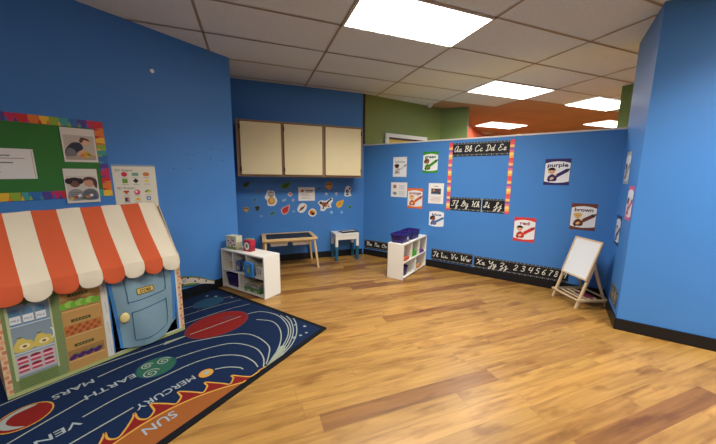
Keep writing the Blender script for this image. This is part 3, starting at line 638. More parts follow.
for i in range(4): F.rect(0, -.055 - i * .02, .17 - .03 * (i % 2), .006, C_((190, 150, 140)), 0, 1)
hang(F, 'paper_poster', 'white portrait sheet with a dark group picture beside the rainbow strip', 'poster', 'part', 1.479, 1.137)

# ================================================================== BULLETIN BOARD
tl = math.radians(1.5)
bw, bh = 1.56, .64
t = thing('bulletin_board', 'green paper bulletin board with a rainbow watercolour border on the left wall', 'bulletin board', (.917 - bw / 2 - .003, BL - .0006, 1.4725), 0)
t.rotation_euler = (0, -tl, 0)
BG = mat('green_board_paper', (62, 124, 60), .7, .2, .05, 5)
F = Flat(.003); F.sheet(bw - .02, bh - .02, BG); F.build('paper_backing', t)
WC = [(206, 46, 44), (232, 122, 40), (240, 190, 52), (150, 176, 52), (70, 160, 150), (52, 110, 172), (84, 66, 140), (196, 44, 96)]
def wcborder(n, x0, y0, x1, y1, wd, ph):
    F = Flat(.001); L_ = math.hypot(x1 - x0, y1 - y0); ang = math.atan2(y1 - y0, x1 - x0); c, q = math.cos(ang), math.sin(ang)
    F.tf = lambda x, y: (x0 + x * c - y * q, y0 + x * q + y * c)
    F.base([(0, -wd / 2), (L_, -wd / 2), (L_, wd / 2), (0, wd / 2)], C_(WC[0])); k = L_ / n
    for i in range(n):
        o1, o2 = random.uniform(-.012, .012), random.uniform(-.012, .012)
        a0 = 0 if i == 0 else i * k + o1
        F.pl([(a0, -wd / 2), (min(L_, (i + 1) * k + .004), -wd / 2), (min(L_, (i + 1) * k + .01), wd / 2), (max(0, a0 + o2), wd / 2)], C_(WC[(i + ph) % 8]), 1 + (i % 2))
        if i: F.pl([(a0 - .004, -wd / 2), (a0 + k * .30, -wd / 2), (a0 + k * .12, wd * .1)], C_(WC[(i + ph + 6) % 8]), 3)
    o = F.build('border_strip', t); o.location = (0, -.0032, 0); return o
wcborder(28, -bw / 2, bh / 2 - .03, bw / 2, bh / 2 - .03, .062, 5)
wcborder(28, -bw / 2, -bh / 2 + .03, bw / 2, -bh / 2 + .03, .062, 2)
o = wcborder(11, bw / 2 - .03, bh / 2, bw / 2 - .03, -bh / 2, .062, 0); o.location = (0, -.0052, 0)
o = wcborder(11, -bw / 2 + .03, bh / 2, -bw / 2 + .03, -bh / 2, .062, 3); o.location = (0, -.0052, 0)
PHOT = mat('photo_paper', (226, 218, 204), .3, .5)
def photo_frame(F, w, h):
    F.sheet(w, h, PHOT)
F = Flat(.0012); photo_frame(F, .212, .275); F.rect(0, -.02, .19, .20, C_((196, 184, 166)), 0, 1); F.rect(0, -.10, .19, .04, C_((176, 158, 136)), 0, 2)
F.blob([(-.092, -.045), (-.05, .015), (.0, .02), (.02, -.02), (-.005, -.05), (-.05, -.085), (-.09, -.09)], C_((48, 50, 62)), 3)
F.blob([(-.09, -.06), (-.07, -.025), (-.035, -.04), (-.03, -.085), (-.085, -.09)], C_((120, 118, 122)), 4)
F.ell(.035, .03, .028, .03, C_((224, 176, 142)), -.5, 4); F.blob([(.0, .03), (.015, .065), (.055, .055), (.065, .035), (.03, .045), (.015, .02)], C_((98, 62, 40)), 5)
F.blob([(-.02, -.06), (.02, -.035), (.03, -.055), (.0, -.085)], C_((222, 170, 136)), 4); F.blob([(0, -.075), (.02, -.055), (.045, -.05), (.075, -.075), (.06, -.095), (.01, -.095)], C_((214, 170, 50)), 5); F.rect(.01, -.082, .03, .02, C_((224, 120, 40)), .3, 6); F.rect(.05, -.075, .03, .012, C_((90, 130, 90)), -.6, 6)
hang(F, 'photo_print', 'photo of a child in a dark vest bending over toys, on the green board', 'photo', 'left', .740, 1.600, 'photos pinned to the green board', off=.0085, tilt=math.radians(1.2))
F = Flat(.0012); photo_frame(F, .212, .285); F.rect(0, -.02, .19, .205, C_((212, 200, 184)), 0, 1)
for cx, sk, hr, sh, sg in ((-.045, (120, 78, 58), (38, 26, 26), (150, 146, 140), 1), (.045, (206, 150, 118), (88, 52, 38), (110, 108, 112), -1)):
    F.blob([(cx - .045, -.115), (cx - .045, -.05), (cx, -.025), (cx + .045, -.05), (cx + .045, -.115)], C_(sh), 2)
    for i in range(4): F.rect(cx, -.055 - i * .016, .07, .005, C_(tuple(int(v * .72) for v in sh)), 0, 3)
    F.ell(cx, .025, .034, .036, C_(sk), 0, 3)
    if sg > 0: F.ell(cx - .036, .040, .022, .024, C_(hr), 0, 4); F.ell(cx + .036, .040, .020, .024, C_(hr), 0, 4); F.ell(cx, .056, .034, .014, C_(hr), 0, 4)
    else: F.blob([(cx - .04, .03), (cx - .03, .065), (cx + .01, .075), (cx + .05, .05), (cx + .048, -.02), (cx + .03, .0), (cx + .02, .045), (cx - .02, .045)], C_(hr), 4)
for i, c in enumerate([(222, 186, 70), (190, 70, 60), (230, 230, 226), (70, 110, 80), (210, 120, 60), (236, 232, 226), (60, 90, 130)]): F.rect(-.075 + i * .025, -.105 + .012 * (i % 3), .022, .02, C_(c), .2 * (i % 3), 5)
hang(F, 'photo_print', 'photo of two smiling children with toys, overlapping the lower board border', 'photo', 'left', .724, 1.264, 'photos pinned to the green board', off=.0085, tilt=math.radians(.8))
F = Flat(.0012); F.sheet(.36, .222, PAPER)
F.text('Block Center', -.0, .062, .016, C_((40, 34, 34)), 1, bold=.02)
F.text('Welcome to the block area', .0, .038, .010, C_((150, 92, 88)), 1) if False else F.rect(.0, .040, .26, .005, C_((170, 120, 116)), 0, 1)
F.rect(-.03, .008, .2, .007, C_((84, 80, 78)), 0, 1)
for i in range(5): F.rect(-.10 + .03 * (i % 2), -.01 - i * .016, .10 + .05 * ((i * 3) % 2), .004, C_((150, 144, 138)), 0, 1)
F.rect(.17, 0, .003, .2, C_((170, 150, 140)), 0, 1)
hang(F, 'paper_notice', 'white sheet headed Block Center pinned on the green board', 'notice', 'left', .291, 1.430, off=.006, tilt=math.radians(1.2))
# shapes poster
w, h = .345, .46
F = Flat(.0012); F.sheet(w, h, mat('cream_poster_card', (226, 220, 200), .4)); F.rect(.0, h * .492, w, .016, C_((140, 160, 176)), 0, 1)
F.text('2D Shapes', -.085, .183, .019, C_((70, 66, 66)), 1, fitw=.135); F.text('3D Shapes', -.085, .018, .019, C_((70, 66, 66)), 1, fitw=.135)
GC = C_((150, 146, 138))
for ix, x in enumerate((-.085, .0, .09)):
    for y in (.112, .050, -.055, -.118): F.rect(x, y, .05, .004, GC, 0, 1)
F.ell(-.085, .145, .023, .022, C_((204, 40, 62)), 0, 1); F.rect(0, .145, .052, .03, C_((110, 160, 130)), 0, 1); F.ell(.09, .145, .028, .020, C_((204, 124, 60)), 0, 1)
F.rect(-.085, .083, .042, .04, C_((104, 152, 44)), 0, 1); F.pl([(-.024, .083), (0, .060), (.024, .083), (0, .106)], C_((40, 28, 34)), 1); F.pl([(.066, .07), (.116, .07), (.091, .1)], C_((232, 208, 50)), 1)
F.pl([(-.11, -.012), (-.06, -.012), (-.085, -.045)], C_((206, 112, 44)), 1); F.ell(-.085, -.014, .025, .008, C_((190, 70, 50)), 0, 2); F.ell(0, -.025, .025, .025, C_((212, 60, 92)), 0, 1); F.ell(-.005, -.02, .012, .012, C_((244, 200, 210)), 0, 2)
F.ell(.09, -.03, .028, .024, C_((110, 150, 40)), 0, 1, a0=0, a1=PI); F.ell(.1, -.028, .014, .012, C_((216, 204, 60)), 0, 2)
F.rect(-.085, -.09, .036, .04, C_((88, 40, 62)), 0, 1); F.rect(-.075, -.088, .015, .03, C_((200, 140, 160)), 0, 2); F.pl([(-.03, -.105), (.03, -.105), (0, -.07)], C_((226, 188, 70)), 1); F.rect(.09, -.088, .036, .036, C_((84, 118, 166)), 0, 1); F.rect(.09, -.088, .016, .016, C_((200, 214, 230)), 0, 2)
F.rect(0, -.15, .3, .006, GC, 0, 1)
hang(F, 'shapes_poster', 'cream poster of coloured 2D and 3D shapes right of the green board', 'poster', 'left', 1.112, 1.222, tilt=math.radians(1.0))
# hook and old screw holes on the left wall
t = thing('wall_hook', 'tiny shiny metal hook alone high on the left wall', 'hook', (1.336, BL - .001, 2.358))
b = MB(); b.tube((0, 0, 0), (0, -.004, 0), .019, .017, mat('nickel', (232, 232, 228), .3, .5, metal=.3), 14); b.build('base_disc', t)
b = MB(); b.tube((0, -.004, 0), (0, -.022, -.004), .0035, .003, MATS['nickel'], 8); b.tube((0, -.021, -.006), (0, -.023, .012), .003, .002, MATS['nickel'], 8); b.build('hook_pin', t)
HOLE = mat('hole_dark_blue', (24, 44, 74), .7)
for i, (a, z) in enumerate([(1.6, 1.581), (1.671, 1.583), (1.87, 1.669), (2.007, 1.668), (1.862, 1.552), (2.004, 1.545), (1.457, 1.43), (1.621, 1.435)]):
    F = Flat(.0006); F.ell(0, 0, .006, .005, HOLE, 0, 0)
    F.base([(.007 * math.cos(k * PI / 5), .005 * math.sin(k * PI / 5)) for k in range(10)], HOLE)
    o = F.build('screw_plug'); o.location = (a, BL - .0004, z)
    tag(o, 'tiny dark screw plug on left wall, ' + ['left of the upper middle pair', 'right of the upper middle pair', 'top left of the four nearest the corner', 'top right of the four nearest the corner', 'bottom left of the four nearest the corner', 'bottom right of the four nearest the corner', 'lowest and farthest left', 'low, below the middle pair'][i], 'screw plug', 'screw plugs in the left wall')
# drooping border strip behind the rug
F = Flat(.001); BC = C_((206, 196, 190)); top = [(1.20, .29), (1.35, .275), (1.43, .262), (1.54, .238), (1.64, .197), (1.74, .14), (1.80, .106)]; bot = [(1.795, .066), (1.72, .094), (1.635, .118), (1.52, .135), (1.42, .148), (1.3, .16), (1.20, .17)]
sh = lambda P: [(x - 1.5, y - .17) for x, y in P]
F.base(sh(top + bot), BC)
GRS = C_((110, 140, 50)); F.pl(sh(top + [(1.80, .098), (1.74, .128), (1.64, .18), (1.54, .218), (1.43, .24), (1.35, .252), (1.2, .265)]), C_((92, 116, 52)), 1); F.pl(sh([(1.42, .17), (1.52, .158), (1.6, .14), (1.635, .118), (1.52, .135), (1.42, .148), (1.3, .16), (1.2, .17), (1.2, .19), (1.3, .18)]), GRS, 1)
F.text('U', -.042, .034, .034, C_((50, 44, 60)), 2, rot=-.1, bold=.02)
for x, y, c in ((1.44, .235, 1), (1.50, .225, 0), (1.575, .165, 0), (1.62, .18, 1), (1.66, .14, 2), (1.70, .13, 0), (1.38, .17, 0), (1.51, .19, 2), (1.74, .115, 2), (1.44, .165, 0)): F.ell(x - 1.5, y - .17, .012, .010, C_([(36, 30, 30), (196, 60, 50), (226, 200, 90)][c]), 0, 2)
o = F.build('wall_border_strip'); o.location = (1.5, BL - .0165, .17); tag(o, 'drooping ladybug patterned paper strip above the baseboard between play tent and shelf', 'border strip')

# ================================================================== RUG
RT = .006
F = Flat(RT, .0004, floor=True)
P0, P1, P2, P3 = (1.872, 1.596), (-1.02, 1.428), (-1.09, 3.30), (1.832, 3.312)
def lerp(a, b, t): return (a[0] + (b[0] - a[0]) * t, a[1] + (b[1] - a[1]) * t)
rc = [lerp(P0, P1, .012), lerp(P0, P1, .004), lerp(P0, P3, .006), lerp(P0, P3, .02)]
F.base([rc[3], P3, P2, P1, rc[0], rc[1], rc[2]], RUGK)
cx_, cy_ = .40, 2.38
inset = lambda p, d=.042: (p[0] - math.copysign(d, p[0] - cx_), p[1] - math.copysign(d, p[1] - cy_))
I0, I1, I2, I3 = map(inset, (P0, P1, P2, P3))
F.pl([I0, I3, I2, I1], NAVY, 1)
by = lambda x: I0[1] + (x - I0[0]) * (I1[1] - I0[1]) / (I1[0] - I0[0]) + .001   # bottom inner edge
MX = .47
mir = lambda P: [(2 * MX - x, y) for x, y in P][::-1]
LWD = .0095
merc = [(.975, 1.872), (1.04, 1.822), (1.085, 1.75), (1.09, 1.71)]
F.stroke(merc, LWD, RUGLINE, 2)
F.stroke(mir([(.86, 1.905)] ) + [(.27, 1.905), (.50, 1.925)], LWD, RUGLINE, 2, False) if False else F.stroke([(-.1, 1.84), (.1, 1.90), (.27, 1.915), (.515, 1.932)], LWD, RUGLINE, 2)
F.stroke([(.325, 2.082), (.5, 2.10), (.713, 2.085), (.938, 2.064), (1.091, 1.985), (1.174, 1.864), (1.187, 1.734), (1.165, 1.645)], LWD, RUGLINE, 2)
F.stroke([(-.4, 1.85), (-.25, 1.96), (-.1, 2.02), (.05, 2.05)], LWD, RUGLINE, 2)
F.stroke([(.86, 2.235), (1.081, 2.165), (1.24, 2.061), (1.30, 1.87), (1.262, 1.713), (1.19, 1.615)], LWD, RUGLINE, 2)
F.stroke([(-.45, 1.95), (-.2, 2.08), (.08, 2.175), (.375, 2.248)], LWD, RUGLINE, 2); F.stroke([(.635, 2.258), (.66, 2.255)], LWD, RUGLINE, 2)
F.stroke([(.48, 2.436), (.70, 2.44), (.964, 2.391), (1.12, 2.32), (1.347, 2.157), (1.41, 2.008), (1.383, 1.803), (1.305, 1.7), (1.22, 1.625)], LWD, RUGLINE, 2)
F.stroke([(-.5, 2.15), (-.2, 2.27), (.04, 2.33)], LWD, RUGLINE, 2)
jup = [(-.6, 2.4), (-.2, 2.54), (.074, 2.583), (.5, 2.585), (.992, 2.50), (1.2, 2.475), (1.345, 2.447), (1.55, 2.43), (1.72, 2.36), (1.772, 2.167), (1.71, 1.96), (1.6, 1.808), (1.44, 1.70), (1.27, 1.62)]
F.stroke(jup, LWD, RUGLINE, 4)
F.pl([(.90, 2.49), (1.12, 2.482), (1.12, 2.488), (.93, 2.53)], RUGWEDGE, 3)
F.stroke([(1.60, 2.25), (1.66, 2.10), (1.62, 1.95), (1.53, 1.82), (1.42, 1.72), (1.28, 1.63)], LWD, RUGLINE, 2)
F.stroke([(1.79, 2.13), (1.74, 1.96), (1.62, 1.80), (1.46, 1.69), (1.30, 1.62)], LWD, RUGLINE, 2)
F.stroke([(1.812, 2.07), (1.765, 1.95), (1.64, 1.79), (1.47, 1.67), (1.32, 1.62)], LWD, RUGLINE, 2)
F.stroke([(1.82, 1.98), (1.76, 1.88), (1.64, 1.75), (1.5, 1.66), (1.36, 1.615)], LWD, RUGLINE, 2)
F.pl([(1.20, by(1.20)), (1.36, by(1.36)), (1.47, 1.69), (1.43, 1.72), (1.30, 1.655)], RUGWEDGE, 3)
for y0 in (2.66, 2.83, 3.0, 3.12): F.stroke([(1.78, y0 - .06), (1.5, y0 + .02), (1.1, y0 + .06), (.6, y0 + .08)], LWD * .7, RUGLINE, 2) if y0 < 3.1 else None
# sun with flames
SX = .53
xs = [SX + .50 * t for t in [-1 + 2 * k / 40 for k in range(41)]]
arc = lambda x: 1.748 - .14 * (abs(x - SX) / .45) ** 2
fl = []
nf = 10; xa = [SX - .70 + 1.40 * k / nf for k in range(nf + 1)]
for k in range(nf):
    x = xa[k]; d = xa[k + 1] - xa[k]; s_ = 1 if k >= nf / 2 else -1
    fl += [(x, max(arc(x) + .022, by(x))), (x + d * .30, arc(x) + .052), (x + d * (.50 - .16 * s_), arc(x + d * .5) + .098), (x + d * (.60 - .2 * s_), arc(x + d * .5) + .132), (x + d * .78, arc(x + d * .8) + .062)]
fl = [(x, max(y, by(x))) for x, y in fl]
flp = [(p.x, max(p.y, by(p.x) + .001)) for p in catmull(fl, 4)]
def band(top, m, L):   # area between a curve and the bottom binding, in quads
    for (xA, yA), (xB, yB) in zip(top[:-1], top[1:]):
        if abs(xB - xA) < 1e-6: continue
        F.pl([(xA, by(xA)), (xB, by(xB)), (xB, yB), (xA, yA)], m, L)
flx = sorted(flp); band(flx, RUGRED, 5); F.stroke(flp, .011, RUGGOLD, 6, False)
sa = [(x, max(arc(x), by(x) + .001)) for x in xs]
band(sa, RUGOR, 7); F.stroke(sa, .012, RUGGOLD, 8, False)
def planet(x, y, rx, ry, m, rim, rot=0):
    F.ell(x, y, rx * 1.07, ry * 1.07, rim, rot, 5, 32); F.ell(x, y, rx, ry, m, rot, 6, 32)
planet(1.345, 2.465, .262, .205, RUGRED, RUGRIM); F.stroke([(1.10, 2.482), (1.345, 2.45), (1.55, 2.425)], .008, RUGLINE, 7); F.ell(1.47, 2.50, .055, .035, RUGRIM, -.4, 7)
planet(1.54, 2.985, .15, .11, RUGTEAL, fabric('rug_teal_rim', (40, 66, 84)))
planet(.753, 2.236, .115, .115, RUGGRN, RUGTEAL)
for (x, y, r) in ((.81, 2.265, .046), (.70, 2.185, .052), (.715, 2.295, .038)):
    F.stroke([(x + r * (1 - k / 16) * math.cos(k * .8), y + r * (1 - k / 16) * math.sin(k * .8)) for k in range(16)], .008, RUGLINE, 7, True, 3)
planet(.142, 2.345, .108, .105, RUGRED, RUGGOLD)
F.blob([(.20, 2.42), (.15, 2.445), (.08, 2.42), (.042, 2.36), (.07, 2.29), (.13, 2.25), (.095, 2.30), (.075, 2.36), (.11, 2.41)], RUGLINE, 7)
planet(.917, 1.880, .046, .044, RUGGOLD, RUGRIM); F.ell(.92, 1.885, .02, .02, RUGLINE, 0, 7)
planet(-.33, 2.0, .09, .09, RUGOR, RUGGOLD); planet(-.55, 2.75, .2, .18, RUGGOLD, RUGRIM)
for st, xa_, xb_, y in (('MARS', .455, .262, 2.412), ('EARTH', .63, .375, 2.252), ('MERCURY', .855, .520, 1.905), ('VENUS', .312, .02, 2.045), ('SUN', .635, .475, 1.682)):
    F.text(st, (xa_ + xb_) / 2, y, .052 if st != 'SUN' else .06, RUGTXT, 9, rot=PI, fitw=abs(xa_ - xb_), bold=.012)
for x, y, r in ((1.584, 1.72, .017), (1.64, 1.70, .013), (1.771, 1.78, .015), (1.70, 1.69, .013), (1.74, 1.87, .012), (1.621, 3.17, .016), (1.674, 3.08, .016), (1.76, 2.9, .012), (1.25, 3.02, .012), (1.2, 2.82, .012), (-.8, 1.7, .016), (-.85, 2.2, .014)):
    for a in (0, PI / 4, PI / 2, 3 * PI / 4): F.rect(x, y, r * 2.2, r * .35, RUGTXT, a, 5)
o = F.build('area_rug'); tag(o, 'navy solar system rug with planets, orbits and orange sun, black bound edge', 'rug')

# ================================================================== PLAY TENT
BRICKP = mat('tent_brick_base', (206, 178, 140), .85, .15, .06, 40, .1)
TX0, TX1, TF, TBk, TR = .108, 1.118, 2.612, 3.19, 2.90
t = thing('play_tent', 'fabric play shop tent with orange and white striped roof standing on the rug', 'play tent', (0, 0, RT + .004))
def cloth_mat(n, rgb): return mat(n, rgb, .75, .2, .07, 11, .55)
LIME = cloth_mat('lime_binding', (160, 168, 108)); GRN = cloth_mat('fridge_green', (116, 130, 82)); FGREY = cloth_mat('fridge_glass', (128, 142, 150)); CRT = cloth_mat('crate_tan', (178, 136, 78)); CRTD = cloth_mat('crate_dark', (148, 110, 66)); PALE = cloth_mat('tent_pale_cloth', (206, 202, 190))
DBL = cloth_mat('door_blue_cloth', (120, 148, 160)); DBLD = cloth_mat('door_line_blue', (52, 92, 122)); DTRIM = cloth_mat('door_trim_blue', (62, 120, 178))
F = Flat(.006, .0006)
top_, dx0, dx1, dz0, dz1 = .692, .628, 1.062, .028, .612
F.base([(TX0, 0), (dx0, 0), (dx0, top_), (TX0, top_)], PALE); F.base([(dx1, 0), (TX1, 0), (TX1, top_), (dx1, top_)], PALE)
F.base([(dx0, 0), (dx1, 0), (dx1, dz0), (dx0, dz0)], PALE); F.base([(dx0, dz1), (dx1, dz1), (dx1, top_), (dx0, top_)], PALE)
F.rect((TX0 + TX1) / 2, .012, TX1 - TX0, .024, LIME, 0, 6)
def bricks(x0, x1):
    F.rect((x0 + x1) / 2, top_ / 2, x1 - x0, top_, BRICKP, 0, 1); k = 0; z = .03
    cs = [(196, 128, 92), (212, 152, 112), (186, 116, 84)]
    while z < top_ - .03:
        off = 0 if k % 2 else .5 * (x1 - x0)
        F.rect(x0 + (x1 - x0) * (.38 if k % 2 else .66), z + .013, (x1 - x0) * .62, .022, cloth_mat('tent_brick_%d' % (k % 3), cs[k % 3]), 0, 2); z += .032; k += 1
bricks(TX0, .136); bricks(1.088, TX1)
# fridge print
F.rect(.251, .35, .232, .69, GRN, 0, 1); F.rect(.245, .335, .182, .46, FGREY, 0, 2); F.rect(.157, .33, .012, .47, cloth_mat('fridge_edge', (178, 186, 140)), 0, 3); F.rect(.336, .33, .008, .47, MATS['fridge_edge'], 0, 3)
for z in (.437, .262): F.rect(.245, z, .17, .007, cloth_mat('shelf_light', (188, 198, 204)), 0, 3)
for i in range(3):
    x = .187 + i * .053
    F.rect(x, .472, .044, .058, cloth_mat('milk_white', (214, 216, 214)), 0, 4); F.pl([(x - .022, .50), (x + .022, .50), (x + .022, .525), (x + .014, .542), (x - .014, .542), (x - .022, .525)], cloth_mat('milk_blue', (92, 130, 156)), 4)
    F.rect(x, .447, .044, .012, MATS['milk_blue'], 0, 5); F.text('MILK', x, .474, .014, cloth_mat('milk_text', (70, 90, 120)), 5, fitw=.034)
for i in range(2):
    x = .205 + i * .082
    YL = cloth_mat('gourd_yellow', (200, 178, 88)); F.blob([(x - .035, .275), (x - .038, .32), (x - .026, .345), (x - .02, .36), (x - .004, .358), (x + .012, .34), (x + .036, .325), (x + .036, .275)], YL, 4)
    F.ell(x + .002, .302, .022, .017, cloth_mat('gourd_cream', (222, 208, 160)), 0, 5); F.ell(x + .002, .302, .009, .008, cloth_mat('gourd_brown', (130, 92, 54)), 0, 6); F.rect(x - .014, .361, .02, .007, cloth_mat('gourd_stem', (72, 82, 48)), 0, 5)
F.rect(.245, .185, .17, .13, cloth_mat('tray_grey', (176, 170, 172)), 0, 3)
for r in range(2):
    for c in range(3):
        x, z = .19 + c * .054, .158 + r * .056
        F.rect(x, z, .044, .040, cloth_mat('can_red', (176, 62, 80)), 0, 4); F.rect(x, z, .044, .012, cloth_mat('can_pink', (222, 176, 180)), 0, 5); F.ell(x, z + .018, .02, .007, cloth_mat('can_dark', (120, 40, 56)), 0, 5)
for i in range(5): F.rect(.245, .038 + i * .013, .17, .005, cloth_mat('vent_green', (84, 106, 50)), 0, 3)
F.stroke([(.322, .37), (.332, .365), (.336, .335), (.33, .31), (.322, .305)], .007, cloth_mat('handle_pale', (212, 216, 196)), 5)
# crates print
F.rect(.476, .35, .218, .69, CRT, 0, 1); F.rect(.374, .33, .014, .6, GRN, 0, 2)
SIGN = cloth_mat('crate_sign', (76, 70, 38))
for z0, kind in ((.44, 'lettuce'), (.262, 'carrot'), (.085, 'aubergine')):
    F.rect(.478, z0 + .045, .188, .075, CRTD, 0, 2); F.rect(.478, z0 + .112, .188, .034, CRT, 0, 3); F.rect(.47, z0 + .112, .10, .020, SIGN, 0, 4)
    for k in range(5): F.rect(.44 + k * .016, z0 + .112, .010, .006, cloth_mat('sign_print', (150, 136, 84)), 0, 5)
    if kind == 'lettuce':
        for k in range(7): F.ell(.40 + k * .026, z0 + .043 + .008 * (k % 2), .026, .024, cloth_mat('lettuce_%d' % (k % 2), ((112, 160, 56), (142, 184, 80))[k % 2]), .3, 4)
    elif kind == 'carrot':
        for r in range(3):
            for k in range(9): F.ell(.398 + k * .02, z0 + .025 + r * .022, .009, .012, cloth_mat('carrot_%d' % ((k + r) % 2), ((192, 104, 52), (150, 76, 44))[(k + r) % 2]), -.4, 4)
    else:
        for k in range(4): F.ell(.412 + k * .042, z0 + .035, .028, .016, cloth_mat('aubergine', (72, 40, 92)), .6, 4); F.ell(.43 + k * .042, z0 + .052, .009, .007, cloth_mat('aub_top', (92, 110, 56)), .6, 5)
    F.rect(.478, z0 + .006, .188, .012, cloth_mat('crate_edge', (198, 158, 98)), 0, 5)
F.rect(.606, .35, .036, .69, PALE, 0, 2); F.rect(.626, .33, .008, .6, DTRIM, 0, 3); F.rect(1.068, .33, .014, .6, DTRIM, 0, 3)
for k in range(4): F.rect(.606, .1 + .15 * k, .004, .09, cloth_mat('fold_grey', (176, 172, 162)), .06, 3)
o = F.build('front_panel', t); o.location = (0, TF, 0)
# door flap: a hanging sheet, slightly billowed, with its lower corners lifted
def dpos(u, v):   # u across 0..1, v up 0..1
    x = .632 + .432 * u + .026 * (1 - v) * (1 - u) - .012 * (1 - v) * u
    z = .605 - (1 - v) * (.545 + .045 * math.sin(PI * min(1, u * 1.1)) * 1.0 - .075 * max(0, u - .78) / .22 - .0 * u)
    y = TF - .012 - .030 * math.sin(PI * (1 - v) * .8) * math.sin(PI * u) - .012 * (1 - v) * (1 - u) + .006 * math.sin(9 * u + 4 * v)
    return (x, y, z)
b = MB(); nu, nv = 22, 26
V = [dpos(i / nu, j / nv) for j in range(nv + 1) for i in range(nu + 1)]
b.mesh(V, [(j * (nu + 1) + i, j * (nu + 1) + i + 1, (j + 1) * (nu + 1) + i + 1, (j + 1) * (nu + 1) + i) for j in range(nv) for i in range(nu)], DBL)
def on_door(pts, w, m, d=.0025):
    P = catmull(pts, 6); l = []; r = []
    for i, p in enumerate(P):
        a, c = P[max(i - 1, 0)], P[min(i + 1, len(P) - 1)]; q = (c - a).normalized(); n = Vector((-q.y, q.x)) * w / 2
        for s_, o_ in ((1, l), (-1, r)):
            x, y, z = dpos(p.x + s_ * n.x / .43, p.y + s_ * n.y / .56); o_.append((x, y - d, z))
    k = len(P); b.mesh(l + r, [(i, k + i, k + i + 1, i + 1) for i in range(k - 1)], m)
on_door([(.0, .995), (0.02, .5), (.02, .0)], .02, DTRIM); on_door([(.97, .995), (.97, .5), (.97, .03)], .022, DTRIM)
for P in ([(.20, .97), (.21, .80), (.21, .62)], [(.21, .64), (.5, .65), (.82, .67)], [(.82, .97), (.83, .8), (.82, .67)], [(.24, .10), (.235, .3), (.24, .50)], [(.24, .50), (.5, .52), (.82, .53)], [(.82, .53), (.83, .3), (.82, .14)], [(.24, .10), (.5, .10), (.82, .13)]): on_door(P, .006, DBLD)
door = b.build('door_flap', t, smooth=True)
b2 = MB()
def patch(u0, u1, v0, v1, m, d):
    n = 6; V = []
    for j in range(n + 1):
        for i in range(n + 1):
            x, y, z = dpos(u0 + (u1 - u0) * i / n, v0 + (v1 - v0) * j / n); V.append((x, y - d, z))
    b2.mesh(V, [(j * (n + 1) + i, j * (n + 1) + i + 1, (j + 1) * (n + 1) + i + 1, (j + 1) * (n + 1) + i) for j in range(n) for i in range(n)], m)
patch(.36, .63, .715, .80, cloth_mat('sign_brown', (120, 92, 42)), .004); patch(.37, .62, .725, .79, cloth_mat('sign_gold', (198, 170, 92)), .0048)
vs, fs = text_mesh('STORE', .02); V = []
for x, y in vs:
    q = dpos(.495 + x * .205 / 3.4, .757 + (y - .35) * .062); V.append((q[0], q[1] - .006, q[2]))
b2.mesh(V, fs, cloth_mat('sign_text', (64, 50, 26))); b2.build('door_sign', door)
b3 = MB(); x, y, z = dpos(.13, .44)
b3.loft([[(x + r * math.cos(a * PI / 8), y - .004 - dpt, z + r * 1.35 * math.sin(a * PI / 8)) for a in range(16)] for r, dpt in ((.030, 0), (.029, .008), (.018, .012))], cloth_mat('handle_cream', (214, 196, 132))); b3.build('door_handle', door, smooth=True)
# sides, back
def gable(x, name):
    b = MB(); P = [(TF + .004, 0), (TBk, 0), (TBk, .69), (TR, 1.09), (TF + .004, .69)]
    A = [(x - .003, y, z) for y, z in P]; B = [(x + .003, y, z) for y, z in P]; n = 5
    b.mesh(A + B, [tuple(range(n)), tuple(range(2 * n - 1, n - 1, -1))] + [(i, n + i, n + (i + 1) % n, (i + 1) % n) for i in range(n)], BRICKP)
    k = 0; z = .03
    while z < .66:
        y = TF + .02 + (.03 if k % 2 else 0)
        while y < TBk - .07:
            for s_ in (-1, 1): b.poly([(x + s_ * .0036, y, z), (x + s_ * .0036, y + .055, z), (x + s_ * .0036, y + .055, z + .022), (x + s_ * .0036, y, z + .022)][::s_], MATS['tent_brick_%d' % (k % 3)])
            y += .065; k += 1
        z += .032; k += 1
    b.build(name, t)
gable(TX0 + .004, 'side_panel'); gable(TX1 - .004, 'side_panel')
b = MB(); b.box(TX0, TX1, TBk - .003, TBk + .003, 0, .69, PALE); b.build('back_panel', t)
# striped roof
NS, PIT, RX1 = 8, .1224, 1.088
EV = (2.566, .692)
def rpos(a, s_):   # s_ 0 ridge .. 1 front eave .. ; slight sag and ripples
    y = TR + (EV[0] - TR) * s_; z = (1.094 + .020 * a) + (EV[1] - (1.094 + .020 * a)) * s_
    sag = .012 * math.sin(PI * s_) + .004 * math.sin(17 * a + 3 * s_) * s_ + .003 * math.sin(31 * a - 7 * s_)
    return (a + .012 * s_ * (1 if a > .6 else 0) * (a - .6) * 2, y + sag * .5, z - sag)
b = MB()
for k in range(NS):
    m = CANVW if k % 2 == 0 else CANVO; a1 = RX1 - k * PIT; a0 = a1 - PIT; na, ns = 5, 12
    b.mesh([rpos(a0 + (a1 - a0) * i / na, j / ns) for j in range(ns + 1) for i in range(na + 1)], [(j * (na + 1) + i, (j + 1) * (na + 1) + i, (j + 1) * (na + 1) + i + 1, j * (na + 1) + i + 1) for j in range(ns) for i in range(na)], m)
    b.poly([(a0, TR, 1.094 + .02 * a0), (a1, TR, 1.094 + .02 * a1), (a1, TBk + .03, .70), (a0, TBk + .03, .70)], m)
for j in range(12):
    p, q = rpos(RX1, j / 12), rpos(RX1, (j + 1) / 12); b.bar((p[0], p[1] - .001, p[2]), (q[0], q[1] - .001, q[2]), .006, .006, CANVW)
aw = b.build('awning', t, smooth=True)
b = MB()
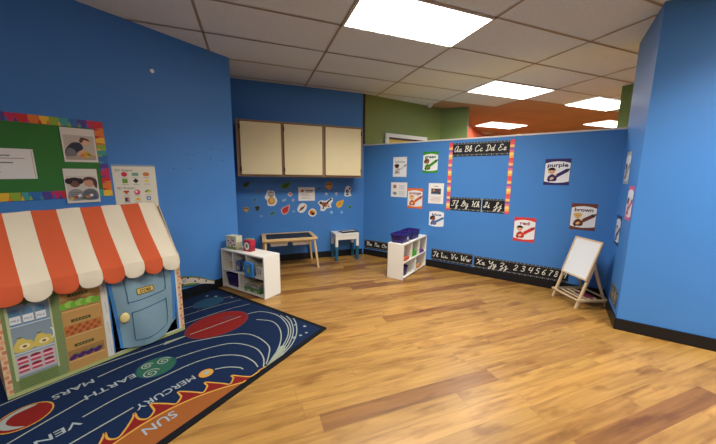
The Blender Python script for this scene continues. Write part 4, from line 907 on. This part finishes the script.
for k in range(NS):
    m = CANVW if k % 2 == 0 else CANVO; a1 = RX1 - k * PIT; a0 = a1 - PIT; na, nz = 12, 6; V = []
    for j in range(nz + 1):
        for i in range(na + 1):
            u = i / na; a = a0 + (a1 - a0) * u; top = rpos(a, 1.0)
            hgt = .062 + .046 * math.sqrt(max(0, 1 - (2 * u - 1) ** 2)); v = j / nz
            V.append((top[0], top[1] - .007 - .012 * math.sin(PI * v * .6) - .006 * math.sin(PI * u) * v + .004 * math.sin(40 * a) * v, top[2] + .004 - (hgt + .004) * v))
    b.mesh(V, [(j * (na + 1) + i, (j + 1) * (na + 1) + i, (j + 1) * (na + 1) + i + 1, j * (na + 1) + i + 1) for j in range(nz) for i in range(na)], m)
b.build('valance', aw, smooth=True)

# ================================================================== CUBBY SHELVES
def cubby(name, label, loc, rotz, L_, D_, H_, midz, top_div, bot_div):
    t = thing(name, label, 'shelf', loc, rotz, 'white cubby shelves'); k = .018
    bx('top_panel', t, 0, L_, 0, D_, H_ - k, H_, WHITE); bx('bottom_panel', t, k, L_ - k, .002, D_, .012, .012 + k, WHITE)
    bx('side_panel', t, 0, k, 0, D_, 0, H_ - k, WHITE); bx('side_panel', t, L_ - k, L_, 0, D_, 0, H_ - k, WHITE)
    bx('middle_shelf', t, k, L_ - k, .003, D_ - .006, midz - k, midz, WHITE); bx('back_panel', t, k, L_ - k, D_ - .006, D_, .012 + k, H_ - k, WHITE, 0)
    for x in top_div: bx('divider', t, x - k / 2, x + k / 2, .003, D_ - .006, midz, H_ - k, WHITE)
    for x in bot_div: bx('divider', t, x - k / 2, x + k / 2, .003, D_ - .006, .012 + k, midz - k, WHITE)
    return t
S1X, S1Y, S1R = 1.902, 3.318, 0.058
cubby('cubby_shelf', 'white cubby shelf holding games and a purple bin, at the end of the rug', (S1X, S1Y, 0), -PI / 2 + S1R, .757, .235, .485, .238, (.218, .462), (.312,))
cubby('cubby_shelf', 'white cubby shelf topped with two purple bins, against the blue partition', (3.412, 1.585, 0), 0, .832, .235, .490, .242, (.285, .552), (.44,))
def s1(x, y, z):
    c, q = math.cos(-PI / 2 + S1R), math.sin(-PI / 2 + S1R)
    return (S1X + x * c - y * q, S1Y + x * q + y * c, z)     # shelf-1 local to room
def tub(label, loc, rotz, w, d, h, m, tap=.82, grp='purple plastic bins', name='storage_bin', cat='bin'):
    t = thing(name, label, cat, loc, rotz, grp)
    rr = lambda w_, d_, z, r=.02: [(sx * (w_ / 2 - r) + r * math.cos(a), sy * (d_ / 2 - r) + r * math.sin(a), z) for sx, sy, a0 in ((1, 1, 0), (-1, 1, PI / 2), (-1, -1, PI), (1, -1, 3 * PI / 2)) for a in [a0 + k * PI / 8 for k in range(5)]]
    b = MB(); b.loft([rr(w * tap, d * tap, 0), rr(w * .965, d * .965, h - .012), rr(w * .965 - .008, d * .965 - .008, h - .012), rr(w * tap - .008, d * tap - .008, .004)], m); b.build('tub_body', t, smooth=False)
    b = MB(); b.loft([rr(w * .955, d * .955, h - .016), rr(w, d, h - .016), rr(w, d, h), rr(w * .965 - .008, d * .965 - .008, h), rr(w * .965 - .008, d * .965 - .008, h - .014)], m, False, False); b.build('rim', t, .001)
    for s_ in (-1, 1):
        b = MB(); b.box(-.04, .04, min(s_ * d / 2, s_ * (d / 2 + .012)), max(s_ * d / 2, s_ * (d / 2 + .012)), h - .022, h - .012, m); b.build('handle', t, .002)
    return t
tb = tub('purple open bin on the white shelf by the partition, nearer the shelf front end', (3.565, 1.705, .4905), PI / 2, .20, .27, .125, PURPLE)
bx('bin_label', tb, -.1005, -.0985, -.05, .0, .035, .075, C_((190, 186, 176)), 0).location = (.004, 0, 0)
tub('purple open bin on the white shelf by the partition, farther one', (3.875, 1.705, .4905), PI / 2, .20, .29, .125, PURPLE)
tub('dark purple bin tucked in the lower cubby of the shelf by the rug', s1(.165, .105, .0305), S1R, .185, .235, .155, mat('dark_purple_plastic', (38, 30, 92), .35))
tub('dark purple bin in the lower cubby of the shelf by the partition', (3.412 + .13, 1.585 + .11, .0305), 0, .17, .19, .13, MATS['dark_purple_plastic'])
# contents of the shelf by the partition
def toyblock(label, loc, cols, name='toy_block', grp=None):
    t = thing(name, label, 'toy', loc, random.uniform(-.1, .1), grp)
    for i, (w, d, h, x, y, z, c) in enumerate(cols): bx('block', t, x - w / 2, x + w / 2, y - d / 2, y + d / 2, z, z + h, C_(c), .004)
toyblock('flat stack of orange-red toy trays in the nearest upper cubby by the partition', (3.412 + .15, 1.66, .2425), [(.16, .12, .025, 0, 0, 0, (196, 84, 56)), (.15, .11, .02, 0, 0, .025, (214, 110, 70))], 'toy_tray')
toyblock('bright green toy case in the middle upper cubby by the partition', (3.412 + .42, 1.66, .2425), [(.15, .10, .07, 0, 0, 0, (84, 170, 60)), (.10, .08, .025, 0, 0, .07, (104, 190, 80))], 'toy_case')
toyblock('purple toy tray in the far upper cubby by the partition', (3.412 + .69, 1.66, .2425), [(.16, .12, .03, 0, 0, 0, (120, 74, 140)), (.12, .08, .02, 0, 0, .03, (150, 100, 160))], 'toy_tray')
toyblock('orange and cream toy box in the far lower cubby by the partition', (3.412 + .62, 1.66, .0305), [(.20, .12, .035, 0, 0, 0, (208, 130, 70)), (.12, .09, .025, -.02, 0, .035, (226, 204, 160))], 'toy_box')
# contents of the shelf by the rug
t = thing('wooden_ring_toy', 'small tan wooden ring toy alone in the left upper cubby of the rug shelf', 'toy', s1(.11, .07, .2385 + .0455), -PI / 2 + S1R)
b = MB(); n1, n2 = 22, 8
V = [((.033 + .012 * math.cos(q * 2 * PI / n2)) * math.cos(p * 2 * PI / n1), .012 * math.sin(q * 2 * PI / n2), (.033 + .012 * math.cos(q * 2 * PI / n2)) * math.sin(p * 2 * PI / n1)) for p in range(n1) for q in range(n2)]
b.mesh(V, [(p * n2 + q, p * n2 + (q + 1) % n2, ((p + 1) % n1) * n2 + (q + 1) % n2, ((p + 1) % n1) * n2 + q) for p in range(n1) for q in range(n2)], C_((190, 158, 104))); b.build('ring', t, smooth=True)
b = MB(); b.tube((0, -.012, 0), (0, .012, 0), .016, .016, C_((206, 186, 140)), 14); b.build('hub', t)
def gamebox(label, loc, rotz, w, d, h, col, front, name='game_box', grp=None, cat='game box'):
    t = thing(name, label, cat, loc, rotz, grp)
    bx('box_base', t, -w / 2, w / 2, -d / 2, d / 2, 0, h * .55, C_(tuple(int(v * .8) for v in col)), .001); bx('box_lid', t, -w / 2 - .001, w / 2 + .001, -d / 2 - .001, d / 2 + .001, h * .55, h, C_(col), .001)
    F = Flat(.0004, .0004); front(F, w, h); o = F.build('cover_print', t); o.location = (0, -d / 2 - .0012, h / 2)
def fr_plain(cols):
    def f(F, w, h):
        F.sheet(w * .94, h * .9, C_(cols[0]))
        for i, c in enumerate(cols[1:]): F.rect(-w * .3 + w * .6 * (i + .5) / max(1, len(cols) - 1), (.12 if i % 2 else -.12) * h, w * .5 / max(1, len(cols) - 1), h * .38, C_(c), 0, 1)
    return f
gamebox('blue and white picture box at the left of the middle cubby, rug shelf', s1(.29, .08, .2385), -PI / 2 + S1R, .075, .12, .125, (66, 96, 150), fr_plain([(70, 104, 150), (220, 220, 214), (150, 90, 70), (226, 200, 90)]))
gamebox('tall dark box with coloured spots beside the blue picture box', s1(.39, .09, .2385), -PI / 2 + S1R, .07, .12, .145, (60, 72, 92), fr_plain([(70, 84, 104), (190, 196, 190), (80, 150, 90), (200, 90, 60)]))
def fr_black(F, w, h):
    F.sheet(w * .94, h * .94, C_((228, 226, 216)))
    for i in range(3): F.stroke([(-w * .35 + i * w * .22, -h * .3), (-w * .2 + i * w * .2, h * .1), (-w * .32 + i * w * .25, h * .35)], w * .07, C_((40, 40, 44)), 1)
gamebox('white box with black scribble pattern in the right upper cubby, rug shelf', s1(.652, .075, .2385), -PI / 2 + S1R, .13, .10, .12, (190, 180, 150), fr_black)
# blue booklet overhanging the shelf edge
t = thing('picture_card_box', 'bright blue flat box with green plant picture sticking out of the upper cubby', 'box', s1(.545, -.012, .2392), -PI / 2)
bx('box_body', t, -.072, .072, -.03, .0, 0, .165, C_((44, 122, 200)), .002)
F = Flat(.0004, .0004); F.sheet(.138, .158, C_((52, 136, 210))); F.ell(.005, .0, .024, .045, C_((96, 160, 70)), 0, 1); F.ell(.005, -.005, .010, .03, C_((214, 196, 80)), 0, 2); F.rect(.005, -.055, .008, .04, C_((60, 120, 60)), 0, 1); F.rect(0, .062, .1, .012, C_((120, 180, 226)), 0, 1)
o = F.build('cover_print', t); o.location = (0, -.0303, .0825)
# flat games below right
gamebox('flat green game box at the bottom of the right lower cubby, rug shelf', s1(.52, .115, .0305), -PI / 2 + S1R, .28, .19, .045, (82, 126, 72), fr_plain([(96, 140, 84), (200, 206, 190), (70, 110, 60), (180, 190, 150)]), grp='flat games in the lower cubby')
gamebox('thin grey game box lying on top of the flat green one', s1(.515, .115, .0765), -PI / 2 + S1R, .25, .18, .030, (140, 144, 138), fr_plain([(150, 154, 146), (100, 120, 100), (196, 196, 184)]), grp='flat games in the lower cubby')
gamebox('smaller tan box on top of the flat games', s1(.53, .115, .1075), -PI / 2 + .08, .20, .14, .022, (164, 150, 124), fr_plain([(170, 156, 130), (110, 96, 80)]), grp='flat games in the lower cubby')
# boxes on top of the rug shelf
def fr_fruit(F, w, h):
    F.sheet(w * .96, h * .96, C_((226, 222, 206))); F.rect(0, -h * .38, w * .96, h * .18, C_((120, 150, 56)), 0, 1); F.rect(0, h * .42, w * .96, h * .1, C_((206, 200, 120)), 0, 1)
    for i, (x, y, c) in enumerate([(-.3, .12, (120, 60, 60)), (-.05, .0, (150, 70, 90)), (.22, .18, (90, 60, 80)), (.3, -.12, (196, 70, 60)), (-.25, -.16, (110, 140, 60)), (.05, .24, (200, 150, 60)), (.08, -.2, (90, 50, 60))]): F.ell(x * w, y * h, w * .085, h * .09, C_(c), 0, 2); F.ell(x * w, y * h, w * .03, h * .03, C_((230, 210, 190)), 0, 3)
gamebox('white box printed with berries and green base on top of the rug shelf', s1(.15, .085, .4855), -PI / 2 + S1R + .1, .165, .09, .165, (206, 202, 172), fr_fruit)
def fr_red(F, w, h):
    F.sheet(w * .98, h * .98, C_((186, 44, 66))); F.ell(0, 0, w * .36, h * .36, C_((236, 232, 224)), 0, 1); F.ell(0, .0, w * .16, h * .18, C_((96, 150, 96)), 0, 2); F.rect(0, 0, w * .05, h * .4, C_((120, 90, 60)), 0, 3)
gamebox('red cube box with white circle on top of the rug shelf', s1(.385, .115, .4855), -PI / 2 + S1R + .05, .115, .07, .130, (178, 40, 60), fr_red)
gamebox('green and tan box behind the red cube box on the rug shelf', s1(.31, .188, .4855), -PI / 2 + S1R + .05, .10, .055, .125, (140, 150, 84), fr_plain([(150, 160, 90), (206, 190, 120), (110, 140, 70)]))

# ================================================================== SENSORY TABLE
t = thing('sensory_table', 'pale wooden play table with black top and two hanging white trays at back wall', 'table', G(.50, 4.435), GA)
wx, wy, hz = .393, .262, .475
b = MB(); bxs = ((-wx, wx, -wy, -wy + .055), (-wx, wx, wy - .055, wy), (-wx, -wx + .06, -wy + .055, wy - .055), (wx - .06, wx, -wy + .055, wy - .055))
for a in bxs: b.box(*a, hz - .03, hz, PINE)
b.build('top_frame', t, .003)
for x0, x1 in ((-wx + .062, -.002), (.002, wx - .062)): bx('top_board', t, x0, x1, -wy + .057, wy - .057, hz - .016, hz - .006, BOARDK, .002)
bx('apron', t, -wx + .03, wx - .03, -wy + .025, -wy + .043, hz - .05, hz - .03, PINE); bx('apron', t, -wx + .03, wx - .03, wy - .043, wy - .025, hz - .05, hz - .03, PINE)
for sx in (-1, 1):
    for sy in (-1, 1):
        b = MB(); b.tube((sx * (wx + .005), sy * (wy - .003), 0), (sx * (wx - .045), sy * (wy - .045), hz - .03), .016, .021, PINE, 14); b.build('leg', t, smooth=False)
for xc in (-.16, .16):
    b = MB(); rr = lambda w_, d_, z: [(xc + w_, -d_ - .0, z), (xc + w_, d_, z), (xc - w_, d_, z), (xc - w_, -d_, z)]
    b.loft([rr(.115, .15, hz - .125), rr(.14, .175, hz - .032), rr(.135, .17, hz - .032), rr(.11, .145, hz - .12)], WPLAST); b.build('tray', t, .003)

# ================================================================== WHITE AND TEAL TABLE
t = thing('childs_table', 'small square white table with teal leg ends, right of the sensory table', 'table', G(1.44, 4.575), GA)
wx, wy, hz = .203, .152, .452
bx('tabletop', t, -wx, wx, -wy, wy, hz - .03, hz, WHITE, .004)
b = MB()
for a in ((-wx + .03, wx - .03, -wy + .005, -wy + .018), (-wx + .03, wx - .03, wy - .018, wy - .005), (-wx + .005, -wx + .018, -wy + .018, wy - .018), (wx - .018, wx - .005, -wy + .018, wy - .018)): b.box(*a, hz - .10, hz - .03, WHITE)
b.build('apron', t, .001)
for sx in (-1, 1):
    for sy in (-1, 1):
        x, y = sx * (wx - .024), sy * (wy - .024)
        l = bx('leg', t, x - .022, x + .022, y - .022, y + .022, .235, hz - .03, WHITE, .003); bx('leg_sleeve', l, x - .0225, x + .0225, y - .0225, y + .0225, 0, .235, TEAL, .003)
t = thing('activity_tray', 'thin black and white tray lying askew on the small white table', 'tray', G(1.51, 4.58, .4535), GA + .22)
bx('tray_base', t, -.15, .15, -.09, .09, 0, .012, BLACKM, .003)
b = MB(); b.box(-.13, .13, -.02, .02, .0125, .016, WPLAST); b.box(-.14, .14, .05, .075, .0125, .02, WPLAST); b.build('white_bar', t)
bx('raised_flap', t, -.14, .16, .02, .045, .0165, .024, BLACKM, .002)

EWOOD = mat('easel_grey_pine', (204, 180, 144), .5, .3, .08, 14)
# ================================================================== EASEL
ex = Vector((-.800, -.600, 0)); er = math.atan2(ex.y, ex.x)
t = thing('childs_easel', 'small pine standing easel with blank whiteboard near the right corner', 'easel', (3.985, -.090, 0), er)
ti = math.radians(17); up = Vector((0, math.sin(ti), math.cos(ti))); EW = .336
H0 = up * .535
for x in (0, EW):
    b = MB(); b.bar(Vector((x, 0, 0)), Vector((x, 0, 0)) + H0, .026, .020, EWOOD, (1, 0, 0)); b.build('front_leg', t, .002)
hy, hzz = (up * .52).y, (up * .52).z
for x in (.027, EW - .027) if False else (.028, EW - .028):
    b = MB(); b.bar((x, .362, 0), (x, hy + .004, hzz), .024, .018, EWOOD, (1, 0, 0)); b.build('back_leg', t, .002)
b = MB(); b.tube((-.024, hy, hzz), (EW + .024, hy, hzz), .006, .006, mat('dark_bolt', (50, 46, 44), .4, .5, metal=.7), 10); b.build('hinge_rod', t)
nrm = Vector((0, -math.cos(ti), math.sin(ti)))
def bp(x, u, o): return Vector((x, 0, 0)) + up * u + nrm * o
bw0, bw1, u0, u1 = -.004, EW + .018, .312, .748
b = MB()
for (xa_, ua, xb_, ub) in ((bw0, u0 + .009, bw1, u0 + .009), (bw0, u1 - .009, bw1, u1 - .009)): b.bar(bp(xa_, ua, .022), bp(xb_, ub, .022), .018, .018, EWOOD, up)
for x in (bw0 + .009, bw1 - .009): b.bar(bp(x, u0 + .018, .022), bp(x, u1 - .018, .022), .018, .018, EWOOD, (1, 0, 0))
bf = b.build('board_frame', t, .002)
b = MB(); b.bar(bp((bw0 + bw1) / 2, u0 + .016, .022), bp((bw0 + bw1) / 2, u1 - .016, .022), bw1 - bw0 - .032, .008, WBOARD, (1, 0, 0)); b.build('whiteboard', bf)
def zb(z): return z * math.tan(ti)
zt = .092
for x in (-.020, EW + .020):
    b = MB(); b.bar((x, -.035 + zb(zt), zt), (x, .378, zt), .014, .026, EWOOD, (1, 0, 0)); b.build('side_rail', t, .002)
b = MB(); b.bar((-.027, zb(zt) - .022, zt), (EW + .027, zb(zt) - .022, zt), .022, .016, EWOOD, (0, 1, 0)); b.build('front_rail', t, .002)
b = MB(); b.bar((-.027, .366, zt), (EW + .027, .366, zt), .018, .016, EWOOD, (0, 1, 0)); b.build('back_rail', t, .002)
for y in (.095, .165, .235):
    b = MB(); b.bar((-.013, y, zt - .004), (EW + .013, y, zt - .004), .024, .010, EWOOD, (0, 1, 0)); b.build('shelf_slat', t, .001)
t = thing('drawing_pad', 'dark red pad lying on the easel lower shelf', 'pad', (3.985 + ex.x * .22 + .6 * .19, -.090 + ex.y * .22 - .8 * .19, zt + .0025), er + .1)
bx('pages', t, -.075, .075, -.06, .06, 0, .008, PAPER, 0); bx('cover', t, -.076, .076, -.061, .061, .008, .011, C_((112, 34, 40)), 0)

# ================================================================== CAMERA
R_ = Vector((0.5631242954990728, -0.8263111031157073, 0.01004931273151095)); U_ = Vector((0.11850850447190425, 0.0927856986079405, 0.9886083898600442)); F_ = Vector((0.8178305216770194, 0.5555184740416282, -0.15017477421975775))
cam = bpy.data.cameras.new('camera'); co = bpy.data.objects.new('camera', cam); COL.objects.link(co)
M3 = Matrix((R_, U_, -F_)).transposed(); co.matrix_world = Matrix.Translation((0, 0, 1.3519)) @ M3.to_4x4()
cam.sensor_width = 36; cam.lens = 36 * 288.627 / 716; cam.clip_start = .05
SC.camera = co
w = bpy.data.worlds.new('world'); w.use_nodes = True; w.node_tree.nodes['Background'].inputs[0].default_value = (.8, .85, 1, 1); w.node_tree.nodes['Background'].inputs[1].default_value = .1; SC.world = w
SC.view_settings.view_transform = 'Standard'; SC.view_settings.look = 'None'; SC.view_settings.gamma = 1; SC.view_settings.use_curve_mapping = False
SC.view_settings.exposure = 1.78
